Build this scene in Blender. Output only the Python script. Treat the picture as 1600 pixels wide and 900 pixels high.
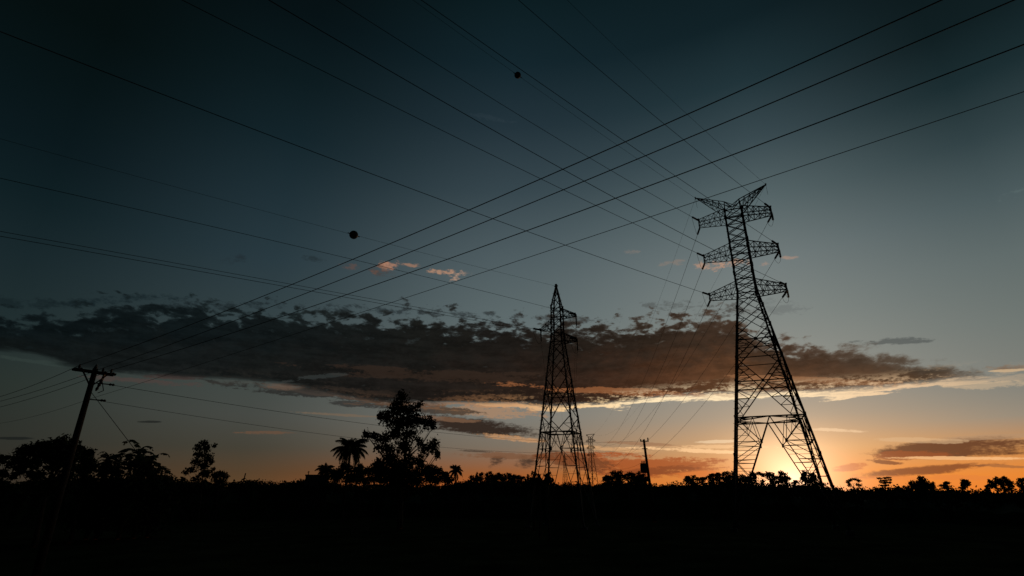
import bpy, math, random
import numpy as np
from mathutils import Vector, Matrix

scene = bpy.context.scene
for o in list(bpy.data.objects):
    bpy.data.objects.remove(o)
R = math.radians
COL = scene.collection

# ------------------------------------------------------------------ camera
cam_data = bpy.data.cameras.new('camera')
cam = bpy.data.objects.new('camera', cam_data)
COL.objects.link(cam)
cam_data.sensor_width = 36.0
cam_data.lens = 18.675
cam_data.clip_start = 0.1
cam_data.clip_end = 20000
cam.location = (0, 0, 4.0)
cam.rotation_euler = (R(90 + 21.144), 0, 0)
scene.camera = cam

# ------------------------------------------------------------------ exposure, sun
scene.view_settings.view_transform = 'Standard'
scene.view_settings.look = 'None'
scene.view_settings.exposure = 0.0
scene.view_settings.gamma = 1.0
scene.view_settings.use_curve_mapping = False
SUN_AZ, SUN_EL = 26.3, 1.2
sl = bpy.data.lights.new('sun', 'SUN')
sl.energy = 0.12            # the sun is setting behind the trees: dusk
sl.angle = R(0.5)
sl.color = (1.0, 0.62, 0.32)
sun = bpy.data.objects.new('sun', sl)
COL.objects.link(sun)
sd = Vector((math.sin(R(SUN_AZ)) * math.cos(R(SUN_EL)), math.cos(R(SUN_AZ)) * math.cos(R(SUN_EL)), math.sin(R(SUN_EL))))
sun.rotation_euler = sd.to_track_quat('Z', 'Y').to_euler()

# ------------------------------------------------------------------ tables
BOT = [(-49.47, 9.11), (-44.6, 10.12), (-42.27, 10.09), (-39.22, 9.54), (-33.7, 9.67), (-26.93, 9.98), (-21.66, 9.65), (-16.0, 8.95), (-10.12, 8.51), (-5.44, 8.8), (0.0, 8.71), (4.75, 8.42), (8.79, 8.54), (16.65, 9.05), (22.77, 9.08), (25.61, 8.82), (30.99, 8.68), (35.87, 8.65), (39.42, 8.62), (41.88, 8.56), (44.13, 8.36), (50.55, 7.63)]
TOP = [(-50.24, 11.77), (-45.28, 12.65), (-41.49, 13.55), (-37.37, 15.25), (-32.43, 15.91), (-26.88, 16.39), (-20.78, 16.87), (-14.17, 17.19), (-7.18, 17.22), (0.0, 16.73), (7.15, 16.54), (14.1, 16.39), (18.13, 16.54), (22.01, 16.61), (24.29, 15.26), (26.4, 13.58), (29.64, 12.77), (34.17, 11.89), (36.42, 11.12), (39.68, 9.69), (41.93, 8.76), (44.11, 8.26), (50.37, 7.0)]
PATCHES = [
 (-6.92, 11.62, 0.0723, 0.002, 0.028, 1.6645, (60, 44, 34), 0.4, 2.2, 3),
 (-20.6, 10.85, 0.2597, 0.0705, -0.9309, 4.401, (56, 62, 61), 0.45, 2.8, 3),
 (-3.22, 6.42, 0.1416, -0.0151, 0.1211, 1.0235, (48, 36, 29), 0.97, 1.0, 1),
 (0.0, 5.4, 0.2497, -0.0228, 0.2707, 3.1099, (200, 150, 105), 0.75, 1.6, 1),
 (-3.4, 8.24, 0.1473, -0.0074, 0.0931, 1.3824, (176, 134, 98), 0.62, 2.2, 1),
 (0.68, 8.64, 0.2103, -0.0085, 0.1578, 3.7921, (225, 182, 136), 0.7, 1.7, 1),
 (-6.72, 7.22, 0.2982, -0.0084, 0.2186, 3.8655, (140, 104, 78), 0.5, 1.9, 1),
 (-16.78, 7.34, 0.2096, 0.0117, 0.143, 7.2912, (120, 100, 80), 0.6, 1.4, 1),
 (-21.02, 9.44, 0.1222, 0.0081, 0.0382, 1.7937, (42, 42, 40), 0.9, 1.8, 1),
 (-23.46, 9.77, 0.4185, 0.0626, -0.1869, 2.7062, (110, 90, 76), 0.6, 1.6, 1),
 (-15.98, 8.7, 0.1616, -0.0088, 0.1922, 1.5743, (48, 47, 45), 0.85, 1.9, 1),
 (-10.12, 8.51, 0.1656, -0.0069, 0.1077, 1.2828, (60, 50, 42), 0.85, 1.6, 1),
 (-1.58, 3.12, 0.9353, 0.1836, -0.265, 1.5702, (74, 54, 42), 0.9, 1.2, 0),
 (1.44, 3.0, 0.693, -0.0066, 0.0026, 1.3316, (70, 52, 41), 0.95, 1.0, 0),
 (0.0, 3.62, 0.1691, -0.0062, 0.1158, 3.1782, (120, 80, 54), 0.7, 1.6, 1),
 (-3.96, 4.06, 0.505, -0.0145, 0.368, 7.9394, (60, 48, 40), 0.7, 0.9, 1),
 (12.89, 2.68, 0.1052, -0.0146, 0.0562, 0.8579, (164, 80, 36), 0.88, 1.5, 1),
 (15.0, 2.12, 0.2776, -0.0126, -0.1117, 2.7981, (125, 62, 32), 0.7, 1.6, 1),
 (6.54, 2.98, 0.2222, -0.03, 0.1046, 1.1391, (104, 62, 38), 0.75, 1.6, 1),
 (10.48, 4.18, 0.1769, -0.025, 0.3393, 3.9864, (215, 165, 115), 0.7, 1.5, 1),
 (16.72, 4.01, 0.17, -0.0245, 0.2788, 4.6932, (255, 205, 150), 0.8, 1.5, 1),
 (20.33, 4.23, 0.1623, -0.0214, 0.1743, 5.5974, (250, 200, 145), 0.55, 1.6, 1),
 (13.69, 4.63, 0.2317, -0.0331, 0.3985, 5.3582, (150, 105, 75), 0.6, 1.6, 1),
 (19.99, 1.6, 0.2548, -0.0334, 0.0213, 1.92, (232, 128, 52), 0.6, 1.8, 1),
 (38.58, 3.33, 0.1668, -0.0324, -0.0176, 1.274, (104, 62, 38), 0.97, 0.8, 1),
 (35.52, 2.95, 0.3368, -0.0645, -0.0061, 2.4581, (146, 76, 38), 0.9, 1.4, 1),
 (39.22, 2.62, 0.1817, -0.0439, 0.2695, 6.8553, (250, 190, 130), 0.8, 1.3, 1),
 (36.34, 1.77, 0.2162, -0.0329, -0.195, 2.5538, (134, 72, 37), 0.92, 0.9, 1),
 (31.21, 2.19, 0.7466, -0.0527, -0.4075, 3.1987, (196, 104, 50), 0.85, 1.4, 1),
 (33.71, 2.5, 0.6146, -0.1878, 0.8145, 5.3323, (120, 62, 34), 0.85, 1.2, 1),
 (41.0, 1.98, 0.4574, -0.1344, 0.6811, 6.9777, (140, 88, 56), 0.6, 1.3, 1),
 (35.99, 1.18, 0.2082, -0.047, 0.0636, 4.0325, (226, 128, 58), 0.6, 1.8, 1),
 (41.15, 4.12, 0.3043, -0.0677, 0.107, 5.2156, (178, 142, 108), 0.6, 1.7, 1),
 (36.66, 4.13, 0.3416, -0.0878, 0.4694, 4.8173, (220, 180, 135), 0.5, 1.7, 1),
 (43.3, 9.22, 0.637, -0.1396, 0.2056, 2.525, (120, 96, 76), 0.85, 1.2, 0),
 (43.25, 9.03, 0.7839, -0.1714, 0.6301, 8.0988, (205, 176, 138), 0.8, 1.2, 1),
 (41.77, 8.12, 0.2446, -0.0584, 0.3028, 2.8312, (196, 172, 140), 0.6, 1.7, 1),
 (35.79, 12.57, 0.2886, -0.0509, 0.2871, 2.9655, (74, 80, 80), 0.7, 1.6, 1),
 (-14.43, 22.83, 0.5743, 0.2886, -0.6021, 1.3519, (170, 124, 100), 0.9, 1.7, 0),
 (-14.94, 22.24, 0.6235, -0.1699, 0.3608, 1.4419, (72, 60, 56), 0.8, 1.5, 0),
 (-11.87, 23.18, 0.8615, -0.0107, 0.0349, 3.6931, (150, 116, 96), 0.85, 1.7, 0),
 (-8.33, 22.72, 0.5652, -0.0104, 0.0537, 2.9254, (176, 136, 110), 0.8, 2.0, 0),
 (-6.17, 22.34, 0.7577, 0.2539, -0.5686, 1.9905, (182, 146, 122), 0.85, 1.9, 0),
 (-18.45, 22.54, 0.8567, 0.0289, -0.0641, 2.1655, (92, 74, 68), 0.7, 1.9, 0),
 (-22.13, 22.71, 0.6026, 0.0358, -0.1357, 2.5755, (34, 44, 48), 0.7, 1.6, 0),
 (-29.81, 21.41, 0.7234, 0.2727, -0.6617, 1.6961, (32, 40, 45), 0.6, 1.5, 0),
 (18.35, 22.81, 0.4922, 0.0105, -0.026, 2.526, (135, 122, 112), 0.6, 2.2, 0),
 (21.82, 21.97, 0.6366, -0.0933, 0.2746, 1.9102, (180, 142, 118), 0.7, 2.0, 0),
 (24.71, 21.74, 0.6163, -0.0474, 0.1654, 2.241, (192, 148, 120), 0.7, 2.0, 0),
 (28.07, 21.42, 0.9368, -0.0141, 0.0038, 2.6902, (165, 138, 122), 0.55, 2.1, 0),
 (29.71, 21.49, 1.2144, -0.2378, 0.7895, 4.0066, (170, 140, 122), 0.7, 1.6, 0),
 (13.79, 24.37, 0.7724, -0.0735, 0.2863, 2.9663, (140, 124, 112), 0.5, 1.7, 0),
 (22.38, 16.95, 0.2631, 0.007, -0.0609, 1.1161, (66, 62, 58), 0.8, 1.8, 0),
 (18.34, 18.3, 0.2203, -0.0266, 0.2088, 1.8862, (70, 72, 70), 0.5, 1.9, 0),
 (27.87, 17.0, 0.3503, -0.0629, 0.2065, 1.3332, (92, 98, 98), 0.4, 1.8, 0),
 (-37.55, 16.02, 0.1735, 0.0517, -0.5957, 2.148, (22, 34, 38), 0.7, 1.9, 0),
 (-43.39, 14.42, 0.2564, 0.0679, -0.3461, 1.5783, (20, 31, 34), 0.6, 1.9, 0),
 (-30.39, 16.73, 0.1399, 0.0272, -0.262, 1.822, (28, 37, 40), 0.7, 1.9, 0),
 (-16.97, 18.03, 0.1201, 0.0091, -0.0634, 1.888, (34, 42, 45), 0.75, 1.9, 0),
 (-5.79, 18.16, 0.1383, -0.0023, 0.0703, 1.8224, (44, 50, 52), 0.75, 1.9, 0),
 (5.77, 17.61, 0.1572, -0.0118, 0.1429, 1.8183, (60, 64, 64), 0.75, 1.9, 0),
 (-6.84, 9.77, 0.0567, 0.0005, 0.1192, 3.0333, (104, 70, 50), 0.5, 2.0, 1),
 (-43.02, 9.93, 0.2198, 0.0326, 0.1216, 4.0797, (52, 64, 60), 0.5, 1.6, 1),
 (-34.35, 9.26, 0.2203, 0.0334, -0.0754, 3.6275, (78, 62, 58), 0.6, 1.7, 1),
 (-33.63, 5.85, 1.0432, 0.2186, -0.6126, 9.2061, (28, 30, 28), 0.8, 0.9, 1),
 (-42.24, 3.95, 0.826, 0.2116, -0.52, 8.4197, (24, 27, 26), 0.8, 0.9, 1),
 (-24.23, 5.39, 0.3643, 0.0565, -0.2262, 5.6751, (104, 78, 60), 0.75, 1.6, 1),
 (-32.75, 9.88, 0.3873, 0.0791, -0.3058, 2.9144, (70, 48, 44), 0.6, 1.6, 1),
 (47.52, 22.18, 0.9342, -0.0194, -0.1801, 2.2545, (92, 108, 108), 0.5, 1.8, 0),
 (-2.53, 38.76, 0.2934, -0.0632, 0.3904, 3.1468, (50, 64, 72), 0.25, 1.9, 0),
 (11.21, 9.91, 0.093, -0.0101, 0.2123, 2.5368, (170, 106, 64), 0.5, 2.5, 3),
 (30.65, 9.64, 0.1378, -0.0309, 0.5031, 3.4006, (170, 118, 80), 0.4, 2.5, 3),
 (30.59, 5.32, 0.3411, -0.0821, 0.6866, 5.911, (250, 212, 168), 0.5, 1.5, 1),
 (20.39, 4.7, 0.4932, -0.048, -0.0248, 6.714, (250, 220, 180), 0.5, 1.2, 1),
]
TREES = [
 ('broadleaf_tree', 'tall ragged leafy tree, the highest tree, beside the coconut palm', 'tree', None, -14.19,73.65,0.3,1.3,0.9,[(-15.2,73.44,16.21,0.86,0.96), (-15.68,73.34,14.81,1.19,1.03), (-13.98,73.68,14.6,1.2,1.03), (-12.76,73.91,15.41,0.61,0.43), (-16.99,73.05,13.57,1.09,0.93), (-17.66,72.89,13.72,0.5,0.51), (-15.13,73.46,12.95,1.78,1.1), (-13.05,73.86,13.17,1.54,0.93), (-11.51,74.11,13.03,0.95,0.85), (-10.71,74.23,12.45,0.43,0.51), (-15.76,73.33,11.43,1.34,0.83), (-13.77,73.72,11.47,1.19,0.75), (-19.29,72.48,11.26,0.57,0.65), (-18.32,72.73,11.12,0.74,0.41), (-17.16,73.01,10.65,0.99,0.74), (-17.71,72.88,9.58,0.49,0.49), (-16.41,73.18,9.44,0.99,0.73), (-10.58,74.25,9.94,0.85,0.99), (-11.73,74.08,9.43,0.85,0.74), (-10.01,74.33,8.71,0.42,0.65), (-12.46,73.96,10.49,0.59,0.5), (-14.49,73.59,9.8,1.17,0.98), (-15.83,73.31,8.16,1.23,0.96), (-17.05,73.04,7.51,0.98,0.71), (-13.53,73.77,7.87,1.33,0.97), (-15.1,73.46,7.05,1.48,0.95), (-11.49,74.11,6.84,0.84,0.8), (-12.05,74.03,7.88,0.59,0.97), (-16.91,73.07,6.8,0.97,0.71), (-17.56,72.92,7.82,0.49,0.56), (-12.61,73.93,6.27,0.99,0.95), (-15.42,73.4,6.02,1.14,0.79)]),
 ('bush', 'low dense bush in front of the coconut palm trunk', 'bush', None, -24.73,84.45,0.26,1.7,0.15,[(-25.69,84.17,6.95,0.73,0.72), (-24.58,84.5,7.33,0.74,0.82), (-23.38,84.84,6.97,0.75,0.73), (-26.15,84.03,6.31,0.73,0.72), (-24.19,84.61,6.06,1.48,0.72), (-25.44,84.24,7.86,0.46,0.46), (-23.09,84.92,7.71,0.47,0.46)]),
 ('bush', 'dense leafy mound at the trunk base of the tallest tree', 'bush', None, -13.77,70.67,0.28,1.8,0.2,[(-15.05,70.41,6.17,1.02,0.68), (-12.87,70.84,5.95,1.11,0.68), (-14.01,70.62,6.7,0.87,0.91), (-15.92,70.22,5.56,0.93,0.52), (-11.9,71.01,5.42,0.95,0.45), (-13.9,70.64,5.19,1.88,0.45)]),
 ('broadleaf_tree', 'slim upright tree with open foliage standing alone left of the coconut palm', 'tree', None, -45.26,83.53,0.3,1.2,0.28,[(-46.36,82.92,10.91,0.76,0.55), (-45.95,83.15,10.19,0.67,0.64), (-47.0,82.56,10.33,0.5,0.55), (-45.07,83.63,10.78,0.34,0.28), (-46.53,82.82,9.25,0.75,0.72), (-45.54,83.38,9.01,0.67,0.73), (-46.89,82.62,8.33,0.58,0.54), (-45.88,83.19,7.91,0.83,0.72), (-47.08,82.51,7.34,0.65,0.44), (-47.72,82.15,6.88,0.49,0.35), (-45.06,83.63,8.38,0.42,0.45), (-45.54,83.37,6.74,1.0,0.72), (-47.78,82.11,6.0,0.4,0.35), (-46.44,82.88,6.02,0.66,0.44), (-44.68,83.84,7.39,0.25,0.36)]),
 ('bushy_tree', 'low round bushy tree at the right foot of the slim upright tree', 'tree', None, -42.49,82.72,0.3,1.5,0.2,[(-42.75,82.59,6.63,0.67,0.53), (-42.19,82.88,6.37,0.42,0.44), (-43.36,82.28,6.27,0.5,0.53), (-42.7,82.62,5.83,1.0,0.53)]),
 ('broadleaf_tree', 'broad spreading tree behind the leaning utility pole, largest crown at far left', 'tree', None, -39.05,48.15,0.24,1.9,0.5,[(-39.15,48.08,8.0,0.87,0.64), (-39.88,47.47,7.85,0.76,0.47), (-40.32,47.1,7.61,0.75,0.52), (-38.41,48.67,7.73,0.44,0.48), (-40.9,46.59,7.36,0.65,0.51), (-41.09,46.43,6.74,0.48,0.61), (-39.73,47.6,7.02,1.1,0.62), (-38.73,48.41,7.07,0.96,0.63), (-40.42,47.01,6.46,0.82,0.61), (-39.15,48.08,6.21,0.77,0.47), (-38.34,48.73,6.23,0.61,0.53), (-39.92,47.44,5.46,0.83,0.41), (-38.58,48.53,5.34,0.95,0.52), (-39.13,48.09,4.71,1.69,0.51), (-40.91,46.59,5.78,0.4,0.5)]),
 ('broadleaf_tree', 'rounded tree just right of the utility pole, between the broad tree and banana plants', 'tree', None, -38.48,51.14,0.24,1.9,0.35,[(-39.17,50.61,7.65,0.42,0.39), (-38.74,50.94,7.34,0.37,0.5), (-39.2,50.59,7.04,0.46,0.5), (-38.69,50.98,6.67,0.51,0.5), (-38.35,51.24,6.24,0.28,0.44), (-38.86,50.86,5.95,0.55,0.55), (-38.63,51.03,5.13,0.74,0.54)]),
 ('bushy_tree', 'loose feathery tree cut by the left edge of the picture', 'tree', None, -44.12,49.08,0.24,1.4,0.3,[(-44.32,48.9,6.99,0.33,0.21), (-44.57,48.68,6.66,0.41,0.42), (-44.07,49.13,6.31,0.38,0.32), (-44.89,48.38,6.75,0.41,0.47), (-44.33,48.9,5.71,0.41,0.42), (-43.76,49.4,5.36,0.34,0.26), (-44.46,48.77,4.98,0.57,0.41), (-43.97,49.22,4.47,0.66,0.31)]),
 ('bushy_tree', 'dark mounded tree at right foot of the tallest tree', 'tree', None, -13.14,94.09,0.28,1.9,0.25,[(-13.41,94.05,7.6,0.96,0.81), (-14.11,93.95,7.09,0.85,0.81), (-12.24,94.21,7.4,0.85,0.61), (-11.16,94.34,6.9,0.75,0.51), (-13.02,94.1,6.29,1.9,0.8), (-10.7,94.4,6.1,1.06,0.6)]),
 ('bushy_tree', 'low leafy tree between the coconut palm and the tallest tree', 'tree', None, -21.37,89.48,0.28,1.6,0.2,[(-21.88,89.36,8.2,0.7,0.58), (-22.58,89.19,7.41,0.89,0.67), (-21.21,89.52,7.14,0.89,0.77), (-21.89,89.36,6.17,1.38,0.76)]),
 ('bushy_tree', 'low bushy tree filling the gap under the coconut palm', 'tree', None, -24.98,94.76,0.28,1.6,0.2,[(-25.69,94.57,7.83,0.63,0.61), (-24.83,94.8,7.32,0.84,0.71), (-25.96,94.5,6.5,0.93,0.81), (-24.7,94.84,5.9,1.25,0.61)]),
 ('round_tree', 'small round-headed tree, first from the left in the tree row left of the smaller pylon', 'tree', 'trees in the row left of the smaller pylon', -9.56,136.85,0.27,1.2,0.22,[(-9.79,136.83,7.83,0.56,0.33), (-10.03,136.81,7.68,0.38,0.36), (-10.05,136.81,6.8,0.37,0.35), (-8.96,136.89,7.09,0.46,0.29), (-9.05,136.88,6.92,0.45,0.4), (-9.13,136.88,6.83,0.41,0.37), (-8.99,136.89,7.41,0.49,0.34), (-9.62,136.84,7.15,0.56,0.47), (-9.17,136.87,6.29,0.78,0.33)]),
 ('pointed_tree', 'small pointed tree, second from the left in the tree row left of the smaller pylon', 'tree', 'trees in the row left of the smaller pylon', -8.21,132.49,0.27,1.2,0.22,[(-8.21,132.49,8.33,0.25,0.39), (-8.36,132.48,7.83,0.35,0.39), (-8.31,132.48,7.32,0.54,0.39), (-8.33,132.48,6.79,0.65,0.39), (-8.21,132.49,6.19,0.77,0.38), (-8.2,132.49,7.23,0.31,0.3), (-8.86,132.45,7.08,0.31,0.3), (-8.01,132.5,6.85,0.31,0.3)]),
 ('round_tree', 'small round-headed tree, third from the left in the tree row left of the smaller pylon', 'tree', 'trees in the row left of the smaller pylon', -7.4,136.83,0.27,1.2,0.22,[(-7.43,136.82,8.33,0.56,0.41), (-8.09,136.79,7.36,0.43,0.49), (-7.68,136.81,8.23,0.42,0.45), (-8.12,136.79,7.67,0.56,0.48), (-7.6,136.82,6.88,0.58,0.37), (-8.03,136.79,7.22,0.53,0.38), (-8.12,136.79,7.51,0.37,0.47), (-7.45,136.82,7.48,0.56,0.59), (-7.19,136.84,6.4,0.78,0.41)]),
 ('round_tree', 'small round-headed tree, fourth from the left in the tree row left of the smaller pylon', 'tree', 'trees in the row left of the smaller pylon', -5.72,141.05,0.27,1.2,0.22,[(-5.57,141.06,8.71,0.7,0.47), (-6.08,141.04,7.12,0.64,0.52), (-6.51,141.02,8.23,0.57,0.57), (-4.99,141.08,8.12,0.58,0.53), (-4.99,141.08,7.55,0.64,0.53), (-4.93,141.08,7.89,0.67,0.46), (-6.39,141.02,7.32,0.63,0.4), (-5.76,141.05,7.75,0.7,0.66), (-5.79,141.05,6.52,0.97,0.46)]),
 ('round_tree', 'small round-headed tree, fifth from the left in the tree row left of the smaller pylon', 'tree', 'trees in the row left of the smaller pylon', -4.25,134.62,0.27,1.2,0.22,[(-4.44,134.62,8.01,0.5,0.36), (-3.72,134.64,7.11,0.47,0.33), (-4.26,134.62,6.72,0.4,0.44), (-3.75,134.64,7.04,0.41,0.4), (-3.84,134.63,7.76,0.48,0.45), (-4.37,134.62,6.73,0.4,0.37), (-3.84,134.63,7.75,0.51,0.34), (-4.28,134.62,7.26,0.5,0.52), (-4.52,134.61,6.31,0.7,0.36)]),
 ('round_tree', 'small round-headed tree, sixth from the left in the tree row left of the smaller pylon', 'tree', 'trees in the row left of the smaller pylon', -3.06,135.68,0.27,1.2,0.22,[(-3.21,135.67,8.29,0.56,0.41), (-3.75,135.66,7.47,0.49,0.39), (-2.41,135.69,7.52,0.45,0.41), (-3.7,135.66,7.81,0.57,0.47), (-3.75,135.66,7.6,0.5,0.47), (-2.45,135.69,7.3,0.56,0.48), (-2.61,135.69,8.03,0.54,0.42), (-3.08,135.68,7.45,0.56,0.58), (-3.16,135.67,6.38,0.78,0.4)]),
 ('pointed_tree', 'small pointed tree, seventh from the left in the tree row left of the smaller pylon', 'tree', 'trees in the row left of the smaller pylon', -1.81,133.64,0.27,1.2,0.22,[(-1.79,133.64,8.11,0.26,0.35), (-1.94,133.64,7.64,0.4,0.35), (-1.91,133.64,7.18,0.55,0.35), (-1.93,133.64,6.7,0.65,0.35), (-1.91,133.64,6.16,0.81,0.35), (-2.03,133.64,7.16,0.35,0.27), (-1.24,133.65,6.6,0.35,0.27), (-2.36,133.64,6.94,0.35,0.27)]),
 ('round_tree', 'small round-headed tree, eighth from the left in the tree row left of the smaller pylon', 'tree', 'trees in the row left of the smaller pylon', -0.77,137.56,0.27,1.2,0.22,[(-0.84,137.56,8.35,0.57,0.41), (-0.29,137.56,7.09,0.55,0.53), (-1.44,137.55,7.43,0.47,0.37), (-0.24,137.56,7.16,0.44,0.4), (-0.46,137.56,8.21,0.4,0.36), (-0.13,137.56,7.8,0.48,0.38), (-1.44,137.55,7.77,0.37,0.45), (-0.78,137.56,7.49,0.57,0.59), (-0.35,137.56,6.41,0.79,0.41)]),
 ('round_tree', 'small round-headed tree, ninth from the left in the tree row left of the smaller pylon', 'tree', 'trees in the row left of the smaller pylon', 0.49,145.81,0.27,1.2,0.22,[(0.59,145.81,8.22,0.6,0.37), (0.45,145.81,6.89,0.47,0.34), (0.59,145.81,8.16,0.51,0.44), (0.15,145.81,6.97,0.44,0.45), (1.21,145.81,7.59,0.59,0.45), (0.8,145.81,8.11,0.56,0.35), (-0.22,145.81,7.6,0.47,0.32), (0.5,145.81,7.45,0.6,0.53), (0.04,145.81,6.47,0.84,0.37)]),
 ('round_tree', 'small round-headed tree, tenth from the left in the tree row left of the smaller pylon', 'tree', 'trees in the row left of the smaller pylon', 1.84,136.46,0.27,1.2,0.22,[(1.73,136.46,7.82,0.67,0.33), (1.57,136.46,7.74,0.69,0.34), (2.6,136.45,7.43,0.7,0.41), (1.32,136.46,6.8,0.49,0.31), (2.12,136.45,6.69,0.49,0.37), (2.51,136.45,7.54,0.66,0.35), (1.39,136.46,7.67,0.65,0.29), (1.86,136.46,7.15,0.67,0.47), (2.02,136.46,6.29,0.94,0.32)]),
 ('pointed_tree', 'small pointed tree, eleventh from the left in the tree row left of the smaller pylon', 'tree', 'trees in the row left of the smaller pylon', 4.13,146.5,0.27,1.2,0.22,[(4.24,146.5,8.36,0.3,0.37), (4.15,146.5,7.88,0.4,0.37), (4.23,146.5,7.4,0.54,0.37), (4.23,146.5,6.89,0.78,0.36), (4.11,146.5,6.33,0.86,0.36), (4.82,146.48,6.7,0.35,0.28), (3.65,146.51,7.28,0.35,0.28), (3.62,146.51,6.52,0.35,0.28)]),
 ('pointed_tree', 'small pointed tree, first from the left of the pointed trees at the smaller pylon feet', 'tree', 'pointed trees at the smaller pylon feet', 2.48,64.86,0.27,1.2,0.22,[(2.45,64.86,6.19,0.21,0.2), (2.59,64.85,5.92,0.3,0.2), (2.48,64.86,5.67,0.39,0.2), (2.43,64.86,5.39,0.44,0.2), (2.58,64.85,5.09,0.62,0.2), (2.52,64.85,5.15,0.24,0.15), (2.43,64.86,5.18,0.24,0.15), (2.84,64.84,5.53,0.24,0.15)]),
 ('pointed_tree', 'small pointed tree, second from the left of the pointed trees at the smaller pylon feet', 'tree', 'pointed trees at the smaller pylon feet', 2.65,55.97,0.27,1.2,0.22,[(2.64,55.97,5.61,0.14,0.13), (2.68,55.97,5.44,0.2,0.13), (2.65,55.97,5.26,0.27,0.13), (2.72,55.96,5.08,0.35,0.13), (2.65,55.97,4.88,0.45,0.13), (2.97,55.95,5.12,0.18,0.1), (2.98,55.95,5.09,0.18,0.1), (2.69,55.96,5.09,0.18,0.1)]),
 ('pointed_tree', 'small pointed tree, third from the left of the pointed trees at the smaller pylon feet', 'tree', 'pointed trees at the smaller pylon feet', 3.35,52.19,0.27,1.2,0.22,[(3.37,52.19,5.66,0.18,0.15), (3.29,52.2,5.47,0.3,0.15), (3.32,52.19,5.28,0.38,0.14), (3.41,52.19,5.08,0.48,0.14), (3.33,52.19,4.85,0.59,0.14), (3.42,52.19,4.96,0.23,0.11), (2.97,52.21,5.05,0.23,0.11), (3.12,52.21,5.16,0.23,0.11)]),
 ('round_tree', 'small round-headed tree, first from the left in the clump around the pole with transformer', 'tree', 'trees in the clump around the transformer pole', 24.05,142.34,0.27,1.2,0.22,[(24.25,142.3,7.99,0.64,0.34), (23.52,142.43,7.58,0.6,0.43), (23.49,142.43,7.15,0.56,0.37), (23.46,142.44,7.4,0.58,0.36), (23.48,142.43,7.48,0.53,0.43), (24.0,142.35,7.91,0.63,0.43), (24.12,142.33,6.77,0.55,0.43), (24.2,142.31,7.28,0.63,0.49), (24.48,142.26,6.38,0.89,0.34)]),
 ('round_tree', 'small round-headed tree, second from the left in the clump around the pole with transformer', 'tree', 'trees in the clump around the transformer pole', 23.8,132.07,0.27,1.2,0.22,[(23.83,132.06,8.53,0.75,0.46), (23.15,132.18,7.41,0.5,0.44), (24.76,131.89,7.34,0.68,0.54), (24.73,131.9,8.15,0.53,0.53), (23.56,132.11,8.35,0.52,0.56), (24.87,131.87,7.84,0.54,0.58), (23.25,132.16,7.22,0.63,0.58), (23.99,132.03,7.59,0.75,0.65), (24.3,131.98,6.39,1.04,0.45)]),
 ('round_tree', 'small round-headed tree, third from the left in the clump around the pole with transformer', 'tree', 'trees in the clump around the transformer pole', 25.31,132.18,0.27,1.2,0.22,[(25.54,132.14,8.65,0.75,0.48), (24.65,132.31,7.85,0.58,0.45), (25.1,132.22,7.03,0.69,0.41), (24.71,132.3,8.04,0.61,0.41), (25.04,132.23,7.06,0.66,0.51), (26.31,131.99,7.45,0.77,0.57), (26.4,131.97,7.91,0.51,0.46), (25.51,132.14,7.67,0.75,0.68), (24.89,132.26,6.42,1.04,0.47)]),
 ('round_tree', 'small round-headed tree, fourth from the left in the clump around the pole with transformer', 'tree', 'trees in the clump around the transformer pole', 29.47,141.43,0.27,1.2,0.22,[(29.62,141.39,8.6,0.74,0.45), (30.25,141.26,7.21,0.6,0.55), (30.11,141.29,8.46,0.55,0.41), (30.48,141.21,8.14,0.64,0.51), (30.4,141.23,7.36,0.49,0.51), (28.89,141.55,7.43,0.5,0.56), (29.16,141.49,8.34,0.71,0.4), (29.69,141.38,7.67,0.74,0.63), (30.01,141.31,6.5,1.03,0.44)]),
 ('round_tree', 'small round-headed tree, fifth from the left in the clump around the pole with transformer', 'tree', 'trees in the clump around the transformer pole', 28.55,129.97,0.27,1.2,0.22,[(29.04,129.86,8.34,0.73,0.43), (27.93,130.1,7.34,0.57,0.47), (29.56,129.74,7.87,0.55,0.39), (27.93,130.1,7.67,0.54,0.39), (29.17,129.83,6.92,0.48,0.4), (28.39,130.0,6.87,0.56,0.5), (28.5,129.98,6.84,0.61,0.4), (28.76,129.92,7.45,0.73,0.61), (28.5,129.98,6.33,1.02,0.43)]),
 ('round_tree', 'small round-headed tree, sixth from the left in the clump around the pole with transformer', 'tree', 'trees in the clump around the transformer pole', 29.9,128.87,0.27,1.2,0.22,[(30.05,128.83,7.96,0.62,0.37), (30.83,128.65,7.21,0.58,0.4), (30.33,128.77,6.69,0.51,0.46), (30.65,128.69,6.88,0.6,0.38), (29.39,128.99,7.26,0.6,0.38), (29.39,128.98,7.3,0.57,0.47), (29.67,128.92,6.75,0.6,0.42), (30.11,128.82,7.2,0.62,0.52), (30.15,128.81,6.23,0.86,0.36)]),
 ('round_tree', 'small round-headed tree, first from the left in the row before the glow', 'tree', 'trees in the row before the sunset glow', 43.93,141.83,0.27,1.2,0.22,[(44.18,141.75,7.84,0.67,0.32), (44.89,141.53,7.07,0.46,0.28), (44.2,141.74,7.8,0.5,0.3), (44.82,141.55,6.97,0.65,0.39), (43.87,141.84,7.73,0.5,0.31), (43.93,141.83,6.73,0.55,0.29), (43.45,141.98,7.07,0.5,0.4), (44.18,141.75,7.18,0.67,0.45), (44.57,141.63,6.35,0.93,0.32)]),
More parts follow.
